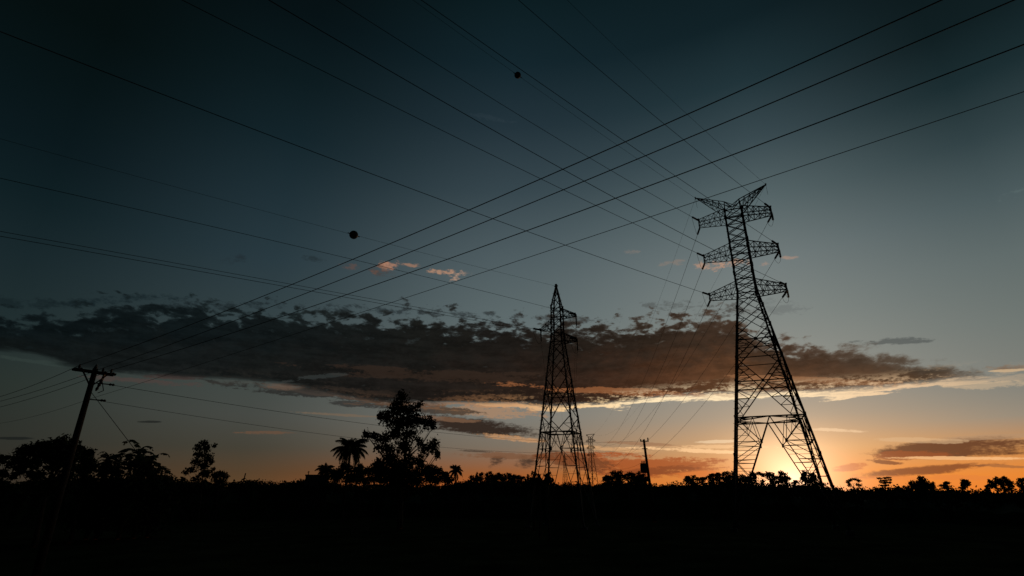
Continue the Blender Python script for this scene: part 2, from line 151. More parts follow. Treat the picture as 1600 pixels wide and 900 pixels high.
 ('round_tree', 'small round-headed tree, second from the left in the row before the glow', 'tree', 'trees in the row before the sunset glow', 45.93,143.58,0.27,1.2,0.22,[(46.15,143.51,8.02,0.67,0.34), (46.98,143.25,7.5,0.51,0.35), (46.98,143.25,7.37,0.53,0.36), (45.44,143.74,7.4,0.49,0.37), (46.98,143.25,7.36,0.5,0.31), (45.55,143.71,7.04,0.44,0.3), (45.89,143.6,6.83,0.49,0.38), (46.2,143.5,7.31,0.67,0.49), (46.13,143.52,6.4,0.94,0.34)]),
 ('round_tree', 'small round-headed tree, third from the left in the row before the glow', 'tree', 'trees in the row before the sunset glow', 49.01,146.0,0.27,1.2,0.22,[(49.42,145.86,7.69,0.74,0.28), (49.15,145.96,7.64,0.73,0.29), (48.84,146.06,6.74,0.76,0.26), (49.19,145.94,7.65,0.66,0.25), (49.75,145.75,7.58,0.73,0.32), (49.24,145.92,7.65,0.71,0.26), (48.45,146.19,7.24,0.62,0.34), (49.26,145.92,7.11,0.74,0.4), (49.52,145.83,6.36,1.03,0.28)]),
 ('round_tree', 'small round-headed tree, fourth from the left in the row before the glow', 'tree', 'trees in the row before the sunset glow', 51.61,146.39,0.27,1.2,0.22,[(52.09,146.22,8.49,0.74,0.42), (52.66,146.02,8.16,0.67,0.48), (51.97,146.26,7.01,0.48,0.38), (51.35,146.48,7.18,0.5,0.5), (51.2,146.53,7.98,0.66,0.47), (51.68,146.37,8.37,0.62,0.36), (52.28,146.15,8.4,0.69,0.45), (51.94,146.27,7.63,0.74,0.59), (51.85,146.31,6.53,1.03,0.41)]),
 ('round_tree', 'small round-headed tree, fifth from the left in the row before the glow', 'tree', 'trees in the row before the sunset glow', 52.16,143.35,0.27,1.2,0.22,[(52.39,143.27,8.53,0.67,0.43), (52.54,143.22,8.46,0.49,0.38), (52.35,143.29,7.0,0.62,0.4), (52.55,143.21,8.46,0.69,0.46), (51.89,143.45,7.24,0.55,0.49), (52.68,143.17,8.46,0.59,0.49), (53.13,143.0,7.38,0.46,0.41), (52.5,143.23,7.64,0.66,0.61), (52.6,143.19,6.51,0.93,0.43)]),
 ('round_tree', 'small round-headed tree, sixth from the left in the row before the glow', 'tree', 'trees in the row before the sunset glow', 51.85,137.41,0.27,1.2,0.22,[(52.37,137.22,8.59,0.74,0.45), (53.04,136.96,7.68,0.49,0.44), (51.91,137.39,8.43,0.68,0.52), (51.92,137.39,7.0,0.63,0.48), (51.39,137.59,7.59,0.51,0.56), (52.39,137.21,7.01,0.76,0.57), (53.03,136.96,7.65,0.61,0.54), (52.21,137.28,7.65,0.74,0.65), (52.57,137.14,6.45,1.03,0.45)]),
 ('round_tree', 'small round-headed tree, seventh from the left in the row before the glow', 'tree', 'trees in the row before the sunset glow', 54.18,139.01,0.27,1.2,0.22,[(54.55,138.86,8.64,0.69,0.46), (54.65,138.82,7.03,0.7,0.43), (53.93,139.1,8.18,0.48,0.5), (55.32,138.55,8.01,0.48,0.55), (53.79,139.16,7.84,0.69,0.53), (54.55,138.86,7.01,0.69,0.49), (55.3,138.56,7.66,0.44,0.49), (54.55,138.86,7.69,0.69,0.65), (54.34,138.94,6.49,0.97,0.45)]),
 ('round_tree', 'small round-headed tree, eighth from the left in the row before the glow', 'tree', 'trees in the row before the sunset glow', 55.18,136.07,0.27,1.2,0.22,[(55.43,135.97,8.05,0.67,0.37), (55.03,136.13,6.85,0.52,0.44), (56.26,135.63,7.36,0.63,0.44), (56.0,135.73,6.94,0.68,0.42), (56.17,135.66,7.73,0.51,0.37), (54.88,136.19,6.99,0.7,0.41), (54.97,136.15,6.89,0.55,0.36), (55.51,135.94,7.29,0.67,0.52), (54.93,136.17,6.33,0.94,0.36)]),
 ('round_tree', 'small round-headed tree, ninth from the left in the row before the glow', 'tree', 'trees in the row before the sunset glow', 55.64,132.41,0.27,1.2,0.22,[(56.27,132.14,8.3,0.65,0.42), (55.75,132.37,6.83,0.66,0.4), (55.84,132.33,6.82,0.55,0.39), (55.43,132.5,7.02,0.67,0.51), (56.37,132.1,8.18,0.58,0.52), (56.71,131.96,7.78,0.56,0.48), (56.66,131.98,7.3,0.6,0.43), (55.99,132.26,7.44,0.65,0.59), (56.09,132.22,6.34,0.91,0.41)]),
 ('hollow_tree', 'small tree with a hollow crown, tenth from the left in the row before the glow', 'tree', 'trees in the row before the sunset glow', 60.73,139.68,0.27,1.2,0.22,[(62.09,139.08,8.03,0.5,0.38), (61.88,139.17,8.41,0.5,0.38), (61.5,139.34,8.63,0.5,0.38), (61.03,139.55,8.64,0.5,0.38), (60.58,139.75,8.43,0.5,0.38), (60.26,139.88,8.05,0.5,0.38), (60.15,139.93,7.6,0.5,0.38), (61.79,139.21,6.68,0.58,0.62), (60.25,139.89,6.85,0.44,0.62)]),
 ('pointed_tree', 'small pointed tree, eleventh from the left in the row before the glow', 'tree', 'trees in the row before the sunset glow', 61.34,133.13,0.27,1.2,0.22,[(61.73,132.95,8.22,0.28,0.37), (61.68,132.97,7.73,0.39,0.37), (61.65,132.98,7.25,0.49,0.37), (61.67,132.98,6.74,0.71,0.37), (61.48,133.06,6.18,0.82,0.37), (61.35,133.12,6.69,0.32,0.28), (61.53,133.04,7.07,0.32,0.28), (61.23,133.18,7.03,0.32,0.28)]),
 ('round_tree', 'small round-headed tree, twelfth from the left in the row before the glow', 'tree', 'trees in the row before the sunset glow', 66.93,141.46,0.27,1.2,0.22,[(67.51,141.18,8.85,0.79,0.49), (67.42,141.23,7.12,0.79,0.62), (66.53,141.65,7.69,0.55,0.46), (68.03,140.94,7.48,0.61,0.43), (67.32,141.28,7.11,0.58,0.53), (68.11,140.9,8.48,0.74,0.5), (66.58,141.62,7.52,0.67,0.5), (67.37,141.25,7.84,0.79,0.69), (66.99,141.43,6.56,1.1,0.48)]),
 ('round_tree', 'small round-headed tree, thirteenth from the left in the row before the glow', 'tree', 'trees in the row before the sunset glow', 62.22,128.75,0.27,1.2,0.22,[(62.53,128.6,7.49,0.57,0.29), (63.16,128.29,7.04,0.39,0.31), (62.17,128.77,7.31,0.56,0.27), (62.39,128.67,6.46,0.42,0.3), (61.93,128.88,6.79,0.58,0.35), (63.02,128.36,7.3,0.37,0.25), (62.46,128.63,7.43,0.57,0.31), (62.53,128.6,6.89,0.57,0.41), (62.49,128.62,6.13,0.8,0.29)]),
 ('round_tree', 'bushy round tree behind the right foot of the large pylon', 'tree', None, 64.85,124.07,0.34,1.7,0.3,[(64.69,124.16,7.95,0.75,0.67), (65.66,123.65,7.8,0.87,0.66), (66.08,123.42,7.0,0.74,0.66), (64.32,124.35,7.03,0.75,0.66), (65.12,123.93,6.49,1.74,0.66), (66.78,123.05,5.95,1.22,0.39)]),
 ('round_tree', 'tiny tree right of the glow, left of the bushy tree at the pylon foot', 'tree', None, 67.1,134.16,0.3,1.4,0.15,[(67.24,134.09,6.79,0.44,0.16), (66.96,134.23,6.33,0.45,0.19), (67.68,133.87,6.71,0.45,0.15), (67.69,133.86,6.32,0.31,0.17), (67.19,134.11,6.75,0.45,0.19), (67.1,134.16,6.72,0.42,0.17), (66.91,134.25,6.59,0.29,0.19), (67.35,134.03,6.46,0.44,0.23), (67.11,134.15,6.04,0.62,0.16)]),
 ('hollow_tree', 'small tree with ring-shaped gap in its crown, first right of the large pylon', 'tree', None, 77.32,128.54,0.26,1.3,0.2,[(78.51,127.82,6.6,0.52,0.24), (78.3,127.94,6.85,0.52,0.25), (77.92,128.17,6.99,0.52,0.25), (77.46,128.45,7.0,0.52,0.25), (77.03,128.71,6.86,0.52,0.25), (76.73,128.89,6.62,0.53,0.25), (76.63,128.95,6.32,0.53,0.25), (78.26,127.97,5.72,0.61,0.41), (76.75,128.88,5.83,0.46,0.41)]),
 ('layered_tree', 'small tree with layered flat branches, second right of the large pylon', 'tree', None, 82.34,125.38,0.26,1.4,0.2,[(81.92,125.66,7.15,0.65,0.19), (83.25,124.78,7.26,0.64,0.19), (82.76,125.1,7.17,0.44,0.23), (82.22,125.46,6.62,0.64,0.19), (83.38,124.69,6.74,0.64,0.19), (82.67,125.16,6.65,0.44,0.23), (82.25,125.44,6.2,0.64,0.19), (83.22,124.8,6.22,0.64,0.19), (82.59,125.22,6.2,0.44,0.23), (82.06,125.56,5.61,0.64,0.19), (82.8,125.08,5.69,0.64,0.19), (82.49,125.28,5.64,0.44,0.23)]),
 ('bushy_tree', 'wide low dome of dark foliage right of the layered tree', 'tree', None, 84.45,117.87,0.32,2,0.3,[(83.86,118.29,5.87,0.87,0.63), (85.07,117.42,6.23,1.08,0.62), (84.38,117.92,5.37,1.73,0.75), (85.77,116.91,5.35,1.06,0.74), (85.01,117.47,6.86,0.32,0.63), (85.38,117.2,6.98,0.32,0.25)]),
 ('pointed_tree', 'narrow pointed tree against the right side of the low dome of foliage', 'tree', None, 86.85,117.36,0.32,1.7,0.2,[(87.11,117.17,6.16,0.26,0.21), (87.09,117.18,5.88,0.39,0.21), (87.01,117.24,5.61,0.45,0.21), (86.91,117.31,5.32,0.66,0.21), (86.94,117.29,5.0,0.72,0.21), (86.47,117.64,5.39,0.3,0.16), (87.16,117.13,5.43,0.3,0.16), (86.7,117.47,5.29,0.3,0.16)]),
 ('round_tree', 'small round tree, first right of the low dome of foliage', 'tree', None, 90.96,119.27,0.26,1.4,0.2,[(91.39,118.94,6.12,0.66,0.23), (91.16,119.12,5.31,0.43,0.23), (90.55,119.59,5.52,0.61,0.22), (91.39,118.95,6.07,0.61,0.25), (91.24,119.06,5.32,0.68,0.23), (91.47,118.89,6.05,0.48,0.22), (91.25,119.05,6.09,0.5,0.29), (91.13,119.15,5.65,0.66,0.33), (91.01,119.24,5.05,0.92,0.23)]),
 ('round_tree', 'egg-shaped upright tree between the low dome and the right tree clump', 'tree', None, 93.37,117.4,0.26,1.8,0.2,[(93.59,117.22,6.49,0.53,0.31), (93.57,117.24,5.38,0.42,0.36), (94.08,116.83,6.07,0.36,0.32), (93.6,117.21,5.39,0.54,0.29), (94.02,116.88,5.73,0.35,0.32), (94.04,116.86,6.22,0.52,0.37), (94.08,116.83,5.91,0.53,0.31), (93.57,117.24,5.84,0.53,0.45), (93.21,117.52,5.02,0.74,0.31)]),
 ('round_tree', 'round-headed tree, first from the left in the clump at far right', 'tree', 'trees in the clump at far right', 96.5,114.84,0.27,1.4,0.22,[(96.9,114.5,6.27,0.39,0.34), (96.78,114.6,6.23,0.26,0.39), (96.34,114.97,5.24,0.31,0.34), (96.76,114.62,5.13,0.25,0.33), (96.37,114.95,5.18,0.4,0.31), (97.05,114.37,5.77,0.28,0.34), (96.93,114.47,6.17,0.38,0.35), (96.66,114.7,5.57,0.39,0.49), (96.27,115.03,4.68,0.55,0.34)]),
 ('round_tree', 'round-headed tree, second from the left in the clump at far right', 'tree', 'trees in the clump at far right', 97.33,114.14,0.27,1.4,0.22,[(97.71,113.81,6.77,0.46,0.42), (97.18,114.27,5.47,0.47,0.4), (97.19,114.26,5.44,0.46,0.37), (97.14,114.3,5.6,0.45,0.5), (97.94,113.61,5.8,0.3,0.37), (98.0,113.56,6.33,0.34,0.5), (97.99,113.57,6.41,0.36,0.41), (97.55,113.95,5.89,0.46,0.6), (97.6,113.91,4.78,0.64,0.42)]),
 ('round_tree', 'round-headed tree, third from the left in the clump at far right', 'tree', 'trees in the clump at far right', 98.14,113.44,0.27,1.4,0.22,[(98.58,113.06,6.85,0.49,0.44), (98.22,113.37,5.3,0.45,0.43), (98.18,113.4,5.3,0.31,0.51), (98.85,112.82,6.41,0.44,0.55), (98.81,112.86,5.92,0.36,0.46), (98.86,112.82,6.24,0.5,0.45), (98.25,113.35,5.29,0.4,0.47), (98.37,113.24,5.95,0.49,0.62), (98.41,113.21,4.79,0.68,0.43)]),
 ('round_tree', 'round-headed tree, fourth from the left in the clump at far right', 'tree', 'trees in the clump at far right', 98.94,112.75,0.27,1.4,0.22,[(99.12,112.59,6.03,0.38,0.3), (99.29,112.44,5.96,0.36,0.36), (99.23,112.49,5.98,0.34,0.3), (98.85,112.82,5.01,0.3,0.36), (99.34,112.39,5.23,0.27,0.35), (98.99,112.7,4.96,0.25,0.26), (98.79,112.88,5.65,0.29,0.38), (99.07,112.63,5.41,0.38,0.43), (99.09,112.61,4.62,0.53,0.3)]),
 ('round_tree', 'round-headed tree, fifth from the left in the clump at far right', 'tree', 'trees in the clump at far right', 100.21,111.62,0.27,1.4,0.22,[(100.69,111.18,6.51,0.47,0.38), (100.26,111.57,5.16,0.32,0.34), (99.99,111.81,5.8,0.44,0.4), (100.34,111.5,5.16,0.38,0.43), (100.33,111.5,6.38,0.45,0.47), (100.31,111.53,6.37,0.33,0.46), (100.18,111.64,5.18,0.41,0.39), (100.4,111.44,5.72,0.47,0.54), (100.35,111.49,4.72,0.66,0.38)]),
]
PALMS = [('tall coconut palm with drooping fronds left of the tallest tree', -29.36,100.81,11.39,3.47), ('short palm left of the coconut palm beside the flat building', -36.22,109.15,8.18,2.01), ('small palm between the short palm and the coconut palm', -33.54,106.86,7.29,1.74), ('small spiky palm right of the tallest tree', -11.98,119.4,8.44,1.9), ('small spiky palm in the tree row before the glow', 62.23,136.48,8.2,1.27)]
BANANAS = [('leftmost banana plant, beside the rounded tree right of the pole', -38.22,53.81,7.17,1.31), ('tall banana plant in the middle of the banana clump', -35.73,53.1,7.01,1.52), ('banana plant with arching leaves, third from the left in the clump', -35.27,54.6,6.74,1.26), ('rightmost banana plant, short with upright leaves', -34.92,56.01,6.33,1.09), ('short banana plant half hidden behind the rounded tree', -39.39,54.2,6.84,0.86)]
SCRUB = [(-51.24,0.72), (-42.17,0.852), (-36.36,0.926), (-35.09,1.041), (-31.28,1.348), (-30.01,0.996), (-26.49,1.029), (-24.39,1.158), (-22.15,0.839), (-20.51,1.191), (-15.18,0.816), (-8.99,0.835), (-6.45,0.84), (-4.21,1.086), (-2.59,1.209), (0.0,1.15), (3.24,1.026), (4.27,0.904), (6.45,0.84), (8.67,0.836), (9.64,1.073), (13.37,1.0), (14.08,0.82), (16.49,0.752), (17.46,0.98), (19.32,0.913), (21.61,1.012), (23.8,0.885), (25.93,0.815), (26.94,0.646), (27.87,0.747), (28.94,0.528), (29.9,0.418), (34.09,0.449), (38.26,0.284), (39.78,0.139), (42.0,0.179), (51.06,0.113)]


# ------------------------------------------------------------------ world: dusk sky with cloud decks
world = bpy.data.worlds.new('World')
scene.world = world
world.use_nodes = True
nt = world.node_tree
nt.nodes.clear()
N = nt.nodes.new
LK = nt.links.new

def lin(c):
    return tuple(((v / 255) / 12.92 if v / 255 <= 0.04045 else ((v / 255 + 0.055) / 1.055) ** 2.4) for v in c)

class V:                                  # a scalar socket with arithmetic
    def __init__(s, sock): s.s = sock
def val(x):
    return x
def op(kind, a, b=None, c=None, clamp=False):
    n = N('ShaderNodeMath'); n.operation = kind; n.use_clamp = clamp
    for i, x in enumerate((a, b, c)):
        if x is None: continue
        if isinstance(x, V): LK(x.s, n.inputs[i])
        else: n.inputs[i].default_value = x
    return V(n.outputs[0])
V.__add__ = lambda a, b: op('ADD', a, b)
V.__radd__ = lambda a, b: op('ADD', b, a)
V.__sub__ = lambda a, b: op('SUBTRACT', a, b)
V.__rsub__ = lambda a, b: op('SUBTRACT', b, a)
V.__mul__ = lambda a, b: op('MULTIPLY', a, b)
V.__rmul__ = lambda a, b: op('MULTIPLY', b, a)
V.__truediv__ = lambda a, b: op('DIVIDE', a, b)
def smooth(x, lo, hi, a=0.0, b=1.0):
    n = N('ShaderNodeMapRange'); n.interpolation_type = 'SMOOTHSTEP'
    LK(x.s, n.inputs[0])
    for i, v in zip((1, 2, 3, 4), (lo, hi, a, b)): n.inputs[i].default_value = v
    return V(n.outputs[0])
def mixc(f, a, b, mode='MIX'):
    n = N('ShaderNodeMix'); n.data_type = 'RGBA'; n.blend_type = mode; n.clamp_factor = True
    if isinstance(f, V): LK(f.s, n.inputs[0])
    else: n.inputs[0].default_value = f
    for i, x in ((6, a), (7, b)):
        if isinstance(x, tuple): n.inputs[i].default_value = (*lin(x), 1)
        else: LK(x, n.inputs[i])
    return n.outputs[2]
def ramp(x, pts, interp='LINEAR'):
    n = N('ShaderNodeValToRGB'); n.color_ramp.interpolation = interp
    LK(x.s, n.inputs[0]); el = n.color_ramp.elements
    while len(el) > 1: el.remove(el[0])
    el[0].position = pts[0][0]; el[0].color = (*lin(pts[0][1]), 1)
    for p, c in pts[1:]:
        e = el.new(p); e.color = (*lin(c), 1)
    return n.outputs[0]
def curve(x, pts):                        # piecewise curve through (x, y) pairs
    xs = [p[0] for p in pts]; x0, x1 = min(xs), max(xs)
    n = N('ShaderNodeFloatCurve'); cu = n.mapping.curves[0]
    n.mapping.use_clip = True
    y0, y1 = min(p[1] for p in pts) - 1, max(p[1] for p in pts) + 1
    P = [((p[0] - x0) / (x1 - x0), (p[1] - y0) / (y1 - y0)) for p in pts]
    cu.points[0].location = P[0]; cu.points[1].location = P[-1]
    for p in P[1:-1]: cu.points.new(*p)
    n.mapping.update()
    t = (x - x0) / (x1 - x0)
    LK(t.s, n.inputs[1]); n.inputs[0].default_value = 1
    return V(n.outputs[0]) * (y1 - y0) + y0

tc = N('ShaderNodeTexCoord')
sep = N('ShaderNodeSeparateXYZ'); LK(tc.outputs['Generated'], sep.inputs[0])
dx, dy, dz = (V(sep.outputs[i]) for i in range(3))
AZ = op('ARCTAN2', dx, dy) * 57.29578     # compass bearing from +Y, degrees
EL = op('ARCSINE', dz) * 57.29578         # height above the horizon, degrees

def noise(kx, ky, scale, detail, rough=0.55, off=0.0, warp=None):
    cb = N('ShaderNodeCombineXYZ')
    LK((AZ * kx).s, cb.inputs[0]); LK((EL * ky).s, cb.inputs[1]); cb.inputs[2].default_value = off
    n = N('ShaderNodeTexNoise'); n.noise_dimensions = '3D'
    n.inputs['Scale'].default_value = scale; n.inputs['Detail'].default_value = detail
    n.inputs['Roughness'].default_value = rough
    if warp: n.inputs['Distortion'].default_value = warp
    LK(cb.outputs[0], n.inputs['Vector'])
    return V(n.outputs[0])
n_puff = noise(1, 2.1, 0.36, 7, 0.62, 3.1, 0.25)     # cumulus-like heaps
n_strk = noise(0.42, 3.2, 0.42, 6, 0.6, 8.7, 0.2)    # wind-drawn streaks
n_mid = noise(1, 2.0, 0.62, 8, 0.56, 6.3, 0.2)
n_fine = noise(1, 2.0, 1.9, 5, 0.7, 1.9)            # small curdled detail
n_big = noise(0.6, 1.6, 0.12, 3, 0.5, 5.5)

# clear sky: five bearings, colour against height
RAMPS = [
 (-45, [(.3, (44, 41, 35)), (3.3, (41, 43, 39)), (8, (36, 46, 43)), (13, (28, 43, 46)), (18, (21, 37, 42)), (22.6, (12, 29, 34)), (27, (7, 22, 27)), (32, (4, 17, 20)), (37, (2, 12, 13)), (49, (1, 8, 9))]),
 (-26, [(.3, (92, 66, 40)), (1.7, (80, 61, 42)), (4, (64, 61, 52)), (6.9, (64, 69, 66)), (9.8, (60, 69, 67)), (15.9, (48, 63, 67)), (22, (37, 55, 63)), (28, (28, 46, 54)), (34, (16, 34, 41)), (39.4, (9, 25, 30)), (45, (4, 16, 20)), (50, (3, 12, 14))]),
 (0, [(.3, (188, 98, 44)), (1.9, (152, 94, 56)), (4.4, (118, 106, 92)), (7.6, (114, 117, 112)), (10.9, (106, 115, 114)), (17.7, (88, 103, 106)), (24.6, (73, 89, 95)), (31.4, (50, 67, 75)), (38, (31, 48, 57)), (44, (16, 35, 43)), (50, (8, 26, 31))]),
 (28, [(.3, (238, 140, 58)), (1.7, (236, 152, 76)), (3.9, (212, 160, 106)), (6.8, (164, 150, 130)), (9.7, (138, 142, 136)), (15.6, (120, 130, 128)), (21.6, (105, 118, 120)), (27.6, (80, 97, 101)), (33.3, (53, 71, 78)), (38.7, (29, 49, 56)), (44, (13, 31, 37)), (50, (8, 24, 29))]),
 (46, [(.3, (234, 130, 48)), (1.4, (228, 136, 56)), (3.3, (194, 140, 90)), (5.6, (138, 130, 116)), (8, (116, 121, 116)), (12.9, (102, 113, 111)), (17.8, (89, 103, 104)), (22.6, (69, 86, 90)), (27.3, (45, 63, 68)), (31.9, (23, 42, 47)), (36, (12, 28, 32)), (46, (4, 14, 17))]),
]
Ef = op('MAXIMUM', EL, 0.0) / 90.0
def tune(e, c):                            # a touch greyer and lighter above the deck, deeper orange at the horizon
    if e > 6: return (c[0] * 1.05 + 1.5, c[1] * 1.03 + .5, c[2] * 1.02)
    if e < 3.5 and c[0] > 120: return (c[0], c[1] * .96, c[2] * .86)
    return tuple(v * 1.04 for v in c)
cols = [ramp(Ef, [(e / 90, tune(e, c)) for e, c in pts]) for a, pts in RAMPS]
# away from the picture the sky goes on fading towards the night side
sky = cols[0]
for i in range(1, len(RAMPS)):
    a0, a1 = RAMPS[i - 1][0], RAMPS[i][0]
    f = smooth(AZ, a0 if i > 1 else a0, a1)
    f = op('SUBTRACT', f, 0.0)
    lf = N('ShaderNodeMapRange'); LK(AZ.s, lf.inputs[0]); lf.inputs[1].default_value = a0; lf.inputs[2].default_value = a1
    ff = (f + V(lf.outputs[0])) * 0.5
    sky = mixc(ff, sky, cols[i])
night = op('MAXIMUM', smooth(AZ, 56, 100), smooth(AZ, -56, -95, 0.0, 1.0)) if False else op('MAXIMUM', smooth(AZ, 56, 100), 1.0 - smooth(AZ, -95, -56))
sky = mixc(night, sky, (2, 7, 9))

# a little physical twilight under the graded sky
nish = N('ShaderNodeTexSky'); nish.sky_type = 'NISHITA'; nish.sun_disc = False
nish.sun_elevation = R(SUN_EL); nish.sun_rotation = R(SUN_AZ)
nm = N('ShaderNodeVectorMath'); nm.operation = 'SCALE'; LK(nish.outputs[0], nm.inputs[0]); nm.inputs['Scale'].default_value = 0.0015
add = N('ShaderNodeVectorMath'); add.operation = 'ADD'; LK(sky, add.inputs[0]); LK(nm.outputs[0], add.inputs[1])
sky = add.outputs[0]

# glow round the sun
ga = (AZ - 26.5) * 0.85
ge = EL - SUN_EL
rr = op('SQRT', ga * ga + ge * ge)
def addglow(sky, w, amp, color):
    g = op('EXPONENT', (rr / w) * -1.0) * amp
    n = N('ShaderNodeVectorMath'); n.operation = 'SCALE'; n.inputs[0].default_value = color; LK(g.s, n.inputs['Scale'])
    a = N('ShaderNodeVectorMath'); a.operation = 'ADD'; LK(sky, a.inputs[0]); LK(n.outputs[0], a.inputs[1])
    return a.outputs[0]

def screenish(alpha, cloud, sky): return mixc(alpha, sky, cloud)

# thin patches first, those behind the main deck
def patch(sky, row):
    a0, e0, m00, m01, m10, m11, col, st, am, kd = row
    A = AZ - a0; E = EL - e0
    u = A * m00 + E * m01; v = A * m10 + E * m11
    r2 = u * u + v * v
    n = n_mid if kd == 0 else n_strk
    d = (1.0 - r2) + (n - 0.5) * (am * 3.0) + (n_fine - 0.5) * (am * (1.6 if kd else 2.2)) + (0.22 if kd else 0.0)
    al = smooth(d, 0.05, 0.85 if kd else 1.35) * smooth(r2, 1.2, 2.6, 1.0, 0.0) * st
    return mixc(al, sky, col)
for row in PATCHES:
    if row[-1] < 2: sky = patch(sky, row)

# main cloud deck
bot = curve(AZ, BOT); top = curve(AZ, TOP)
wob = (n_strk - 0.5) * 1.3 + (n_fine - 0.5) * 0.35
Eb = EL - bot + wob
th = op('MAXIMUM', top - bot, 0.3)
upamp = smooth(AZ, 22, 36, 5.4, 1.9)
Et = top - EL + 0.35 + (n_puff - 0.5) * upamp * 1.1 + (n_mid - 0.46) * upamp * 1.7 + (n_fine - 0.5) * 1.1
dens_b = smooth(Eb, -0.15, 0.5)
dens_t = smooth(Et, -0.1, 1.0)
inner = smooth(n_mid + (n_strk - 0.5) * 0.6, 0.2, 0.33, 0.86, 1.0)
endf = smooth(AZ, 41.0, 44.5, 1.0, 0.0)
dens = dens_b * dens_t * endf * inner
def aramp(pts):
    t = (AZ + 50.0) / 100.0
    return ramp(t, [((a + 50) / 100, c) for a, c in pts])
body_lo = aramp([(-45, (20, 26, 26)), (-33, (25, 29, 29)), (-24, (26, 28, 27)), (-10, (34, 30, 27)), (0, (44, 34, 28)), (8, (60, 40, 30)), (16, (84, 52, 34)), (24, (104, 66, 42)), (30, (98, 64, 43)), (38, (88, 66, 48)), (44, (110, 86, 66))])
body_hi = aramp([(-45, (14, 22, 24)), (-33, (17, 25, 27)), (-24, (21, 27, 28)), (-10, (27, 28, 26)), (0, (32, 29, 26)), (8, (38, 32, 27)), (16, (48, 38, 31)), (24, (62, 46, 36)), (30, (66, 48, 38)), (38, (66, 56, 46)), (44, (92, 82, 70))])
vv = Eb / th + (n_puff - 0.5) * 0.9
cloud = mixc(smooth(vv, 0.1, 0.85), body_lo, body_hi)
tex = smooth(n_strk * 0.45 + n_fine * 0.25 + n_mid * 0.3, 0.37, 0.63, 0.52, 0.98)
tn = N('ShaderNodeVectorMath'); tn.operation = 'SCALE'; LK(cloud, tn.inputs[0]); LK(tex.s, tn.inputs['Scale'])
cloud = tn.outputs[0]
# thin edges let the sky behind shine through, thick cores stay dark
edge = aramp([(-45, (26, 38, 41)), (-24, (42, 54, 56)), (0, (70, 76, 76)), (16, (98, 92, 84)), (30, (112, 98, 86)), (44, (120, 108, 94))])
core = smooth(op('MINIMUM', Et * 0.9, Eb + 1.2), 0.1, 1.7)
cloud = mixc(core, mixc(0.5, cloud, edge), cloud)
# bright gaps near the left lower edge and pale curdled gaps at the top
sky = mixc(dens, sky, cloud)
for row in PATCHES:
    if row[-1] >= 2: sky = patch(sky, row)
# lit lower rim, strongest nearest the sun
rimc = aramp([(-45, (50, 56, 54)), (-20, (88, 72, 60)), (-8, (140, 98, 68)), (0, (208, 150, 100)), (6, (252, 210, 152)), (14, (255, 230, 186)), (26, (255, 228, 184)), (36, (244, 205, 160)), (44, (196, 170, 138))])
rimw = curve(AZ, [(-50, 0.0), (-30, 0.1), (-16, 0.35), (-6, 0.45), (2, 0.8), (8, 1.0), (28, 1.0), (36, 0.85), (42, 0.5), (50, 0.0)])
Er = EL - bot + (n_strk - 0.5) * 2.4 + (n_fine - 0.5) * 0.5
rim = smooth(Er, -0.42, -0.18) * smooth(Er, -0.12, 0.22, 1.0, 0.0) * rimw
rim2 = smooth(Er, -0.2, 0.3) * smooth(Er, 0.3, 1.9, 1.0, 0.0) * smooth(n_strk + (n_fine - 0.5) * 0.6, 0.47, 0.66) * rimw * 0.7
sky = mixc(rim2, sky, rimc)
sky = mixc(rim, sky, rimc)
sky = addglow(sky, 1.7, 0.75, (1.0, 0.80, 0.58))
gg = op('EXPONENT', (rr * rr) * -0.095) * 0.5
gn = N('ShaderNodeVectorMath'); gn.operation = 'SCALE'; gn.inputs[0].default_value = (1.0, 0.74, 0.48); LK(gg.s, gn.inputs['Scale'])
ga2 = N('ShaderNodeVectorMath'); ga2.operation = 'ADD'; LK(sky, ga2.inputs[0]); LK(gn.outputs[0], ga2.inputs[1]); sky = ga2.outputs[0]
sky = addglow(sky, 5.0, 0.16, (1.0, 0.56, 0.24))

up = N('ShaderNodeVectorMath'); up.operation = 'SCALE'; LK(sky, up.inputs[0]); up.inputs['Scale'].default_value = 10.0
bg = N('ShaderNodeBackground'); bg.inputs['Strength'].default_value = 0.1
LK(up.outputs[0], bg.inputs[0])
wo = N('ShaderNodeOutputWorld'); LK(bg.outputs[0], wo.inputs[0])
world.cycles.sampling_method = 'MANUAL'
world.cycles.sample_map_resolution = 512

# ------------------------------------------------------------------ materials
def material(name, color, rough=0.8, metal=0.0, var=0.25, scale=3.0, spec=0.3):
    m = bpy.data.materials.new(name); m.use_nodes = True
    t = m.node_tree; b = t.nodes['Principled BSDF']
    b.inputs['Roughness'].default_value = rough
    b.inputs['Metallic'].default_value = metal
    b.inputs['Specular IOR Level'].default_value = spec
    tcn = t.nodes.new('ShaderNodeTexCoord')
    no = t.nodes.new('ShaderNodeTexNoise'); no.inputs['Scale'].default_value = scale; no.inputs['Detail'].default_value = 5
    t.links.new(tcn.outputs['Object'], no.inputs['Vector'])
    cr = t.nodes.new('ShaderNodeValToRGB')
    cr.color_ramp.elements[0].position = 0.3; cr.color_ramp.elements[1].position = 0.7
    cr.color_ramp.elements[0].color = (*[c * (1 - var) for c in color], 1)
    cr.color_ramp.elements[1].color = (*[c * (1 + var) for c in color], 1)
    t.links.new(no.outputs[0], cr.inputs[0]); t.links.new(cr.outputs[0], b.inputs['Base Color'])
    return m
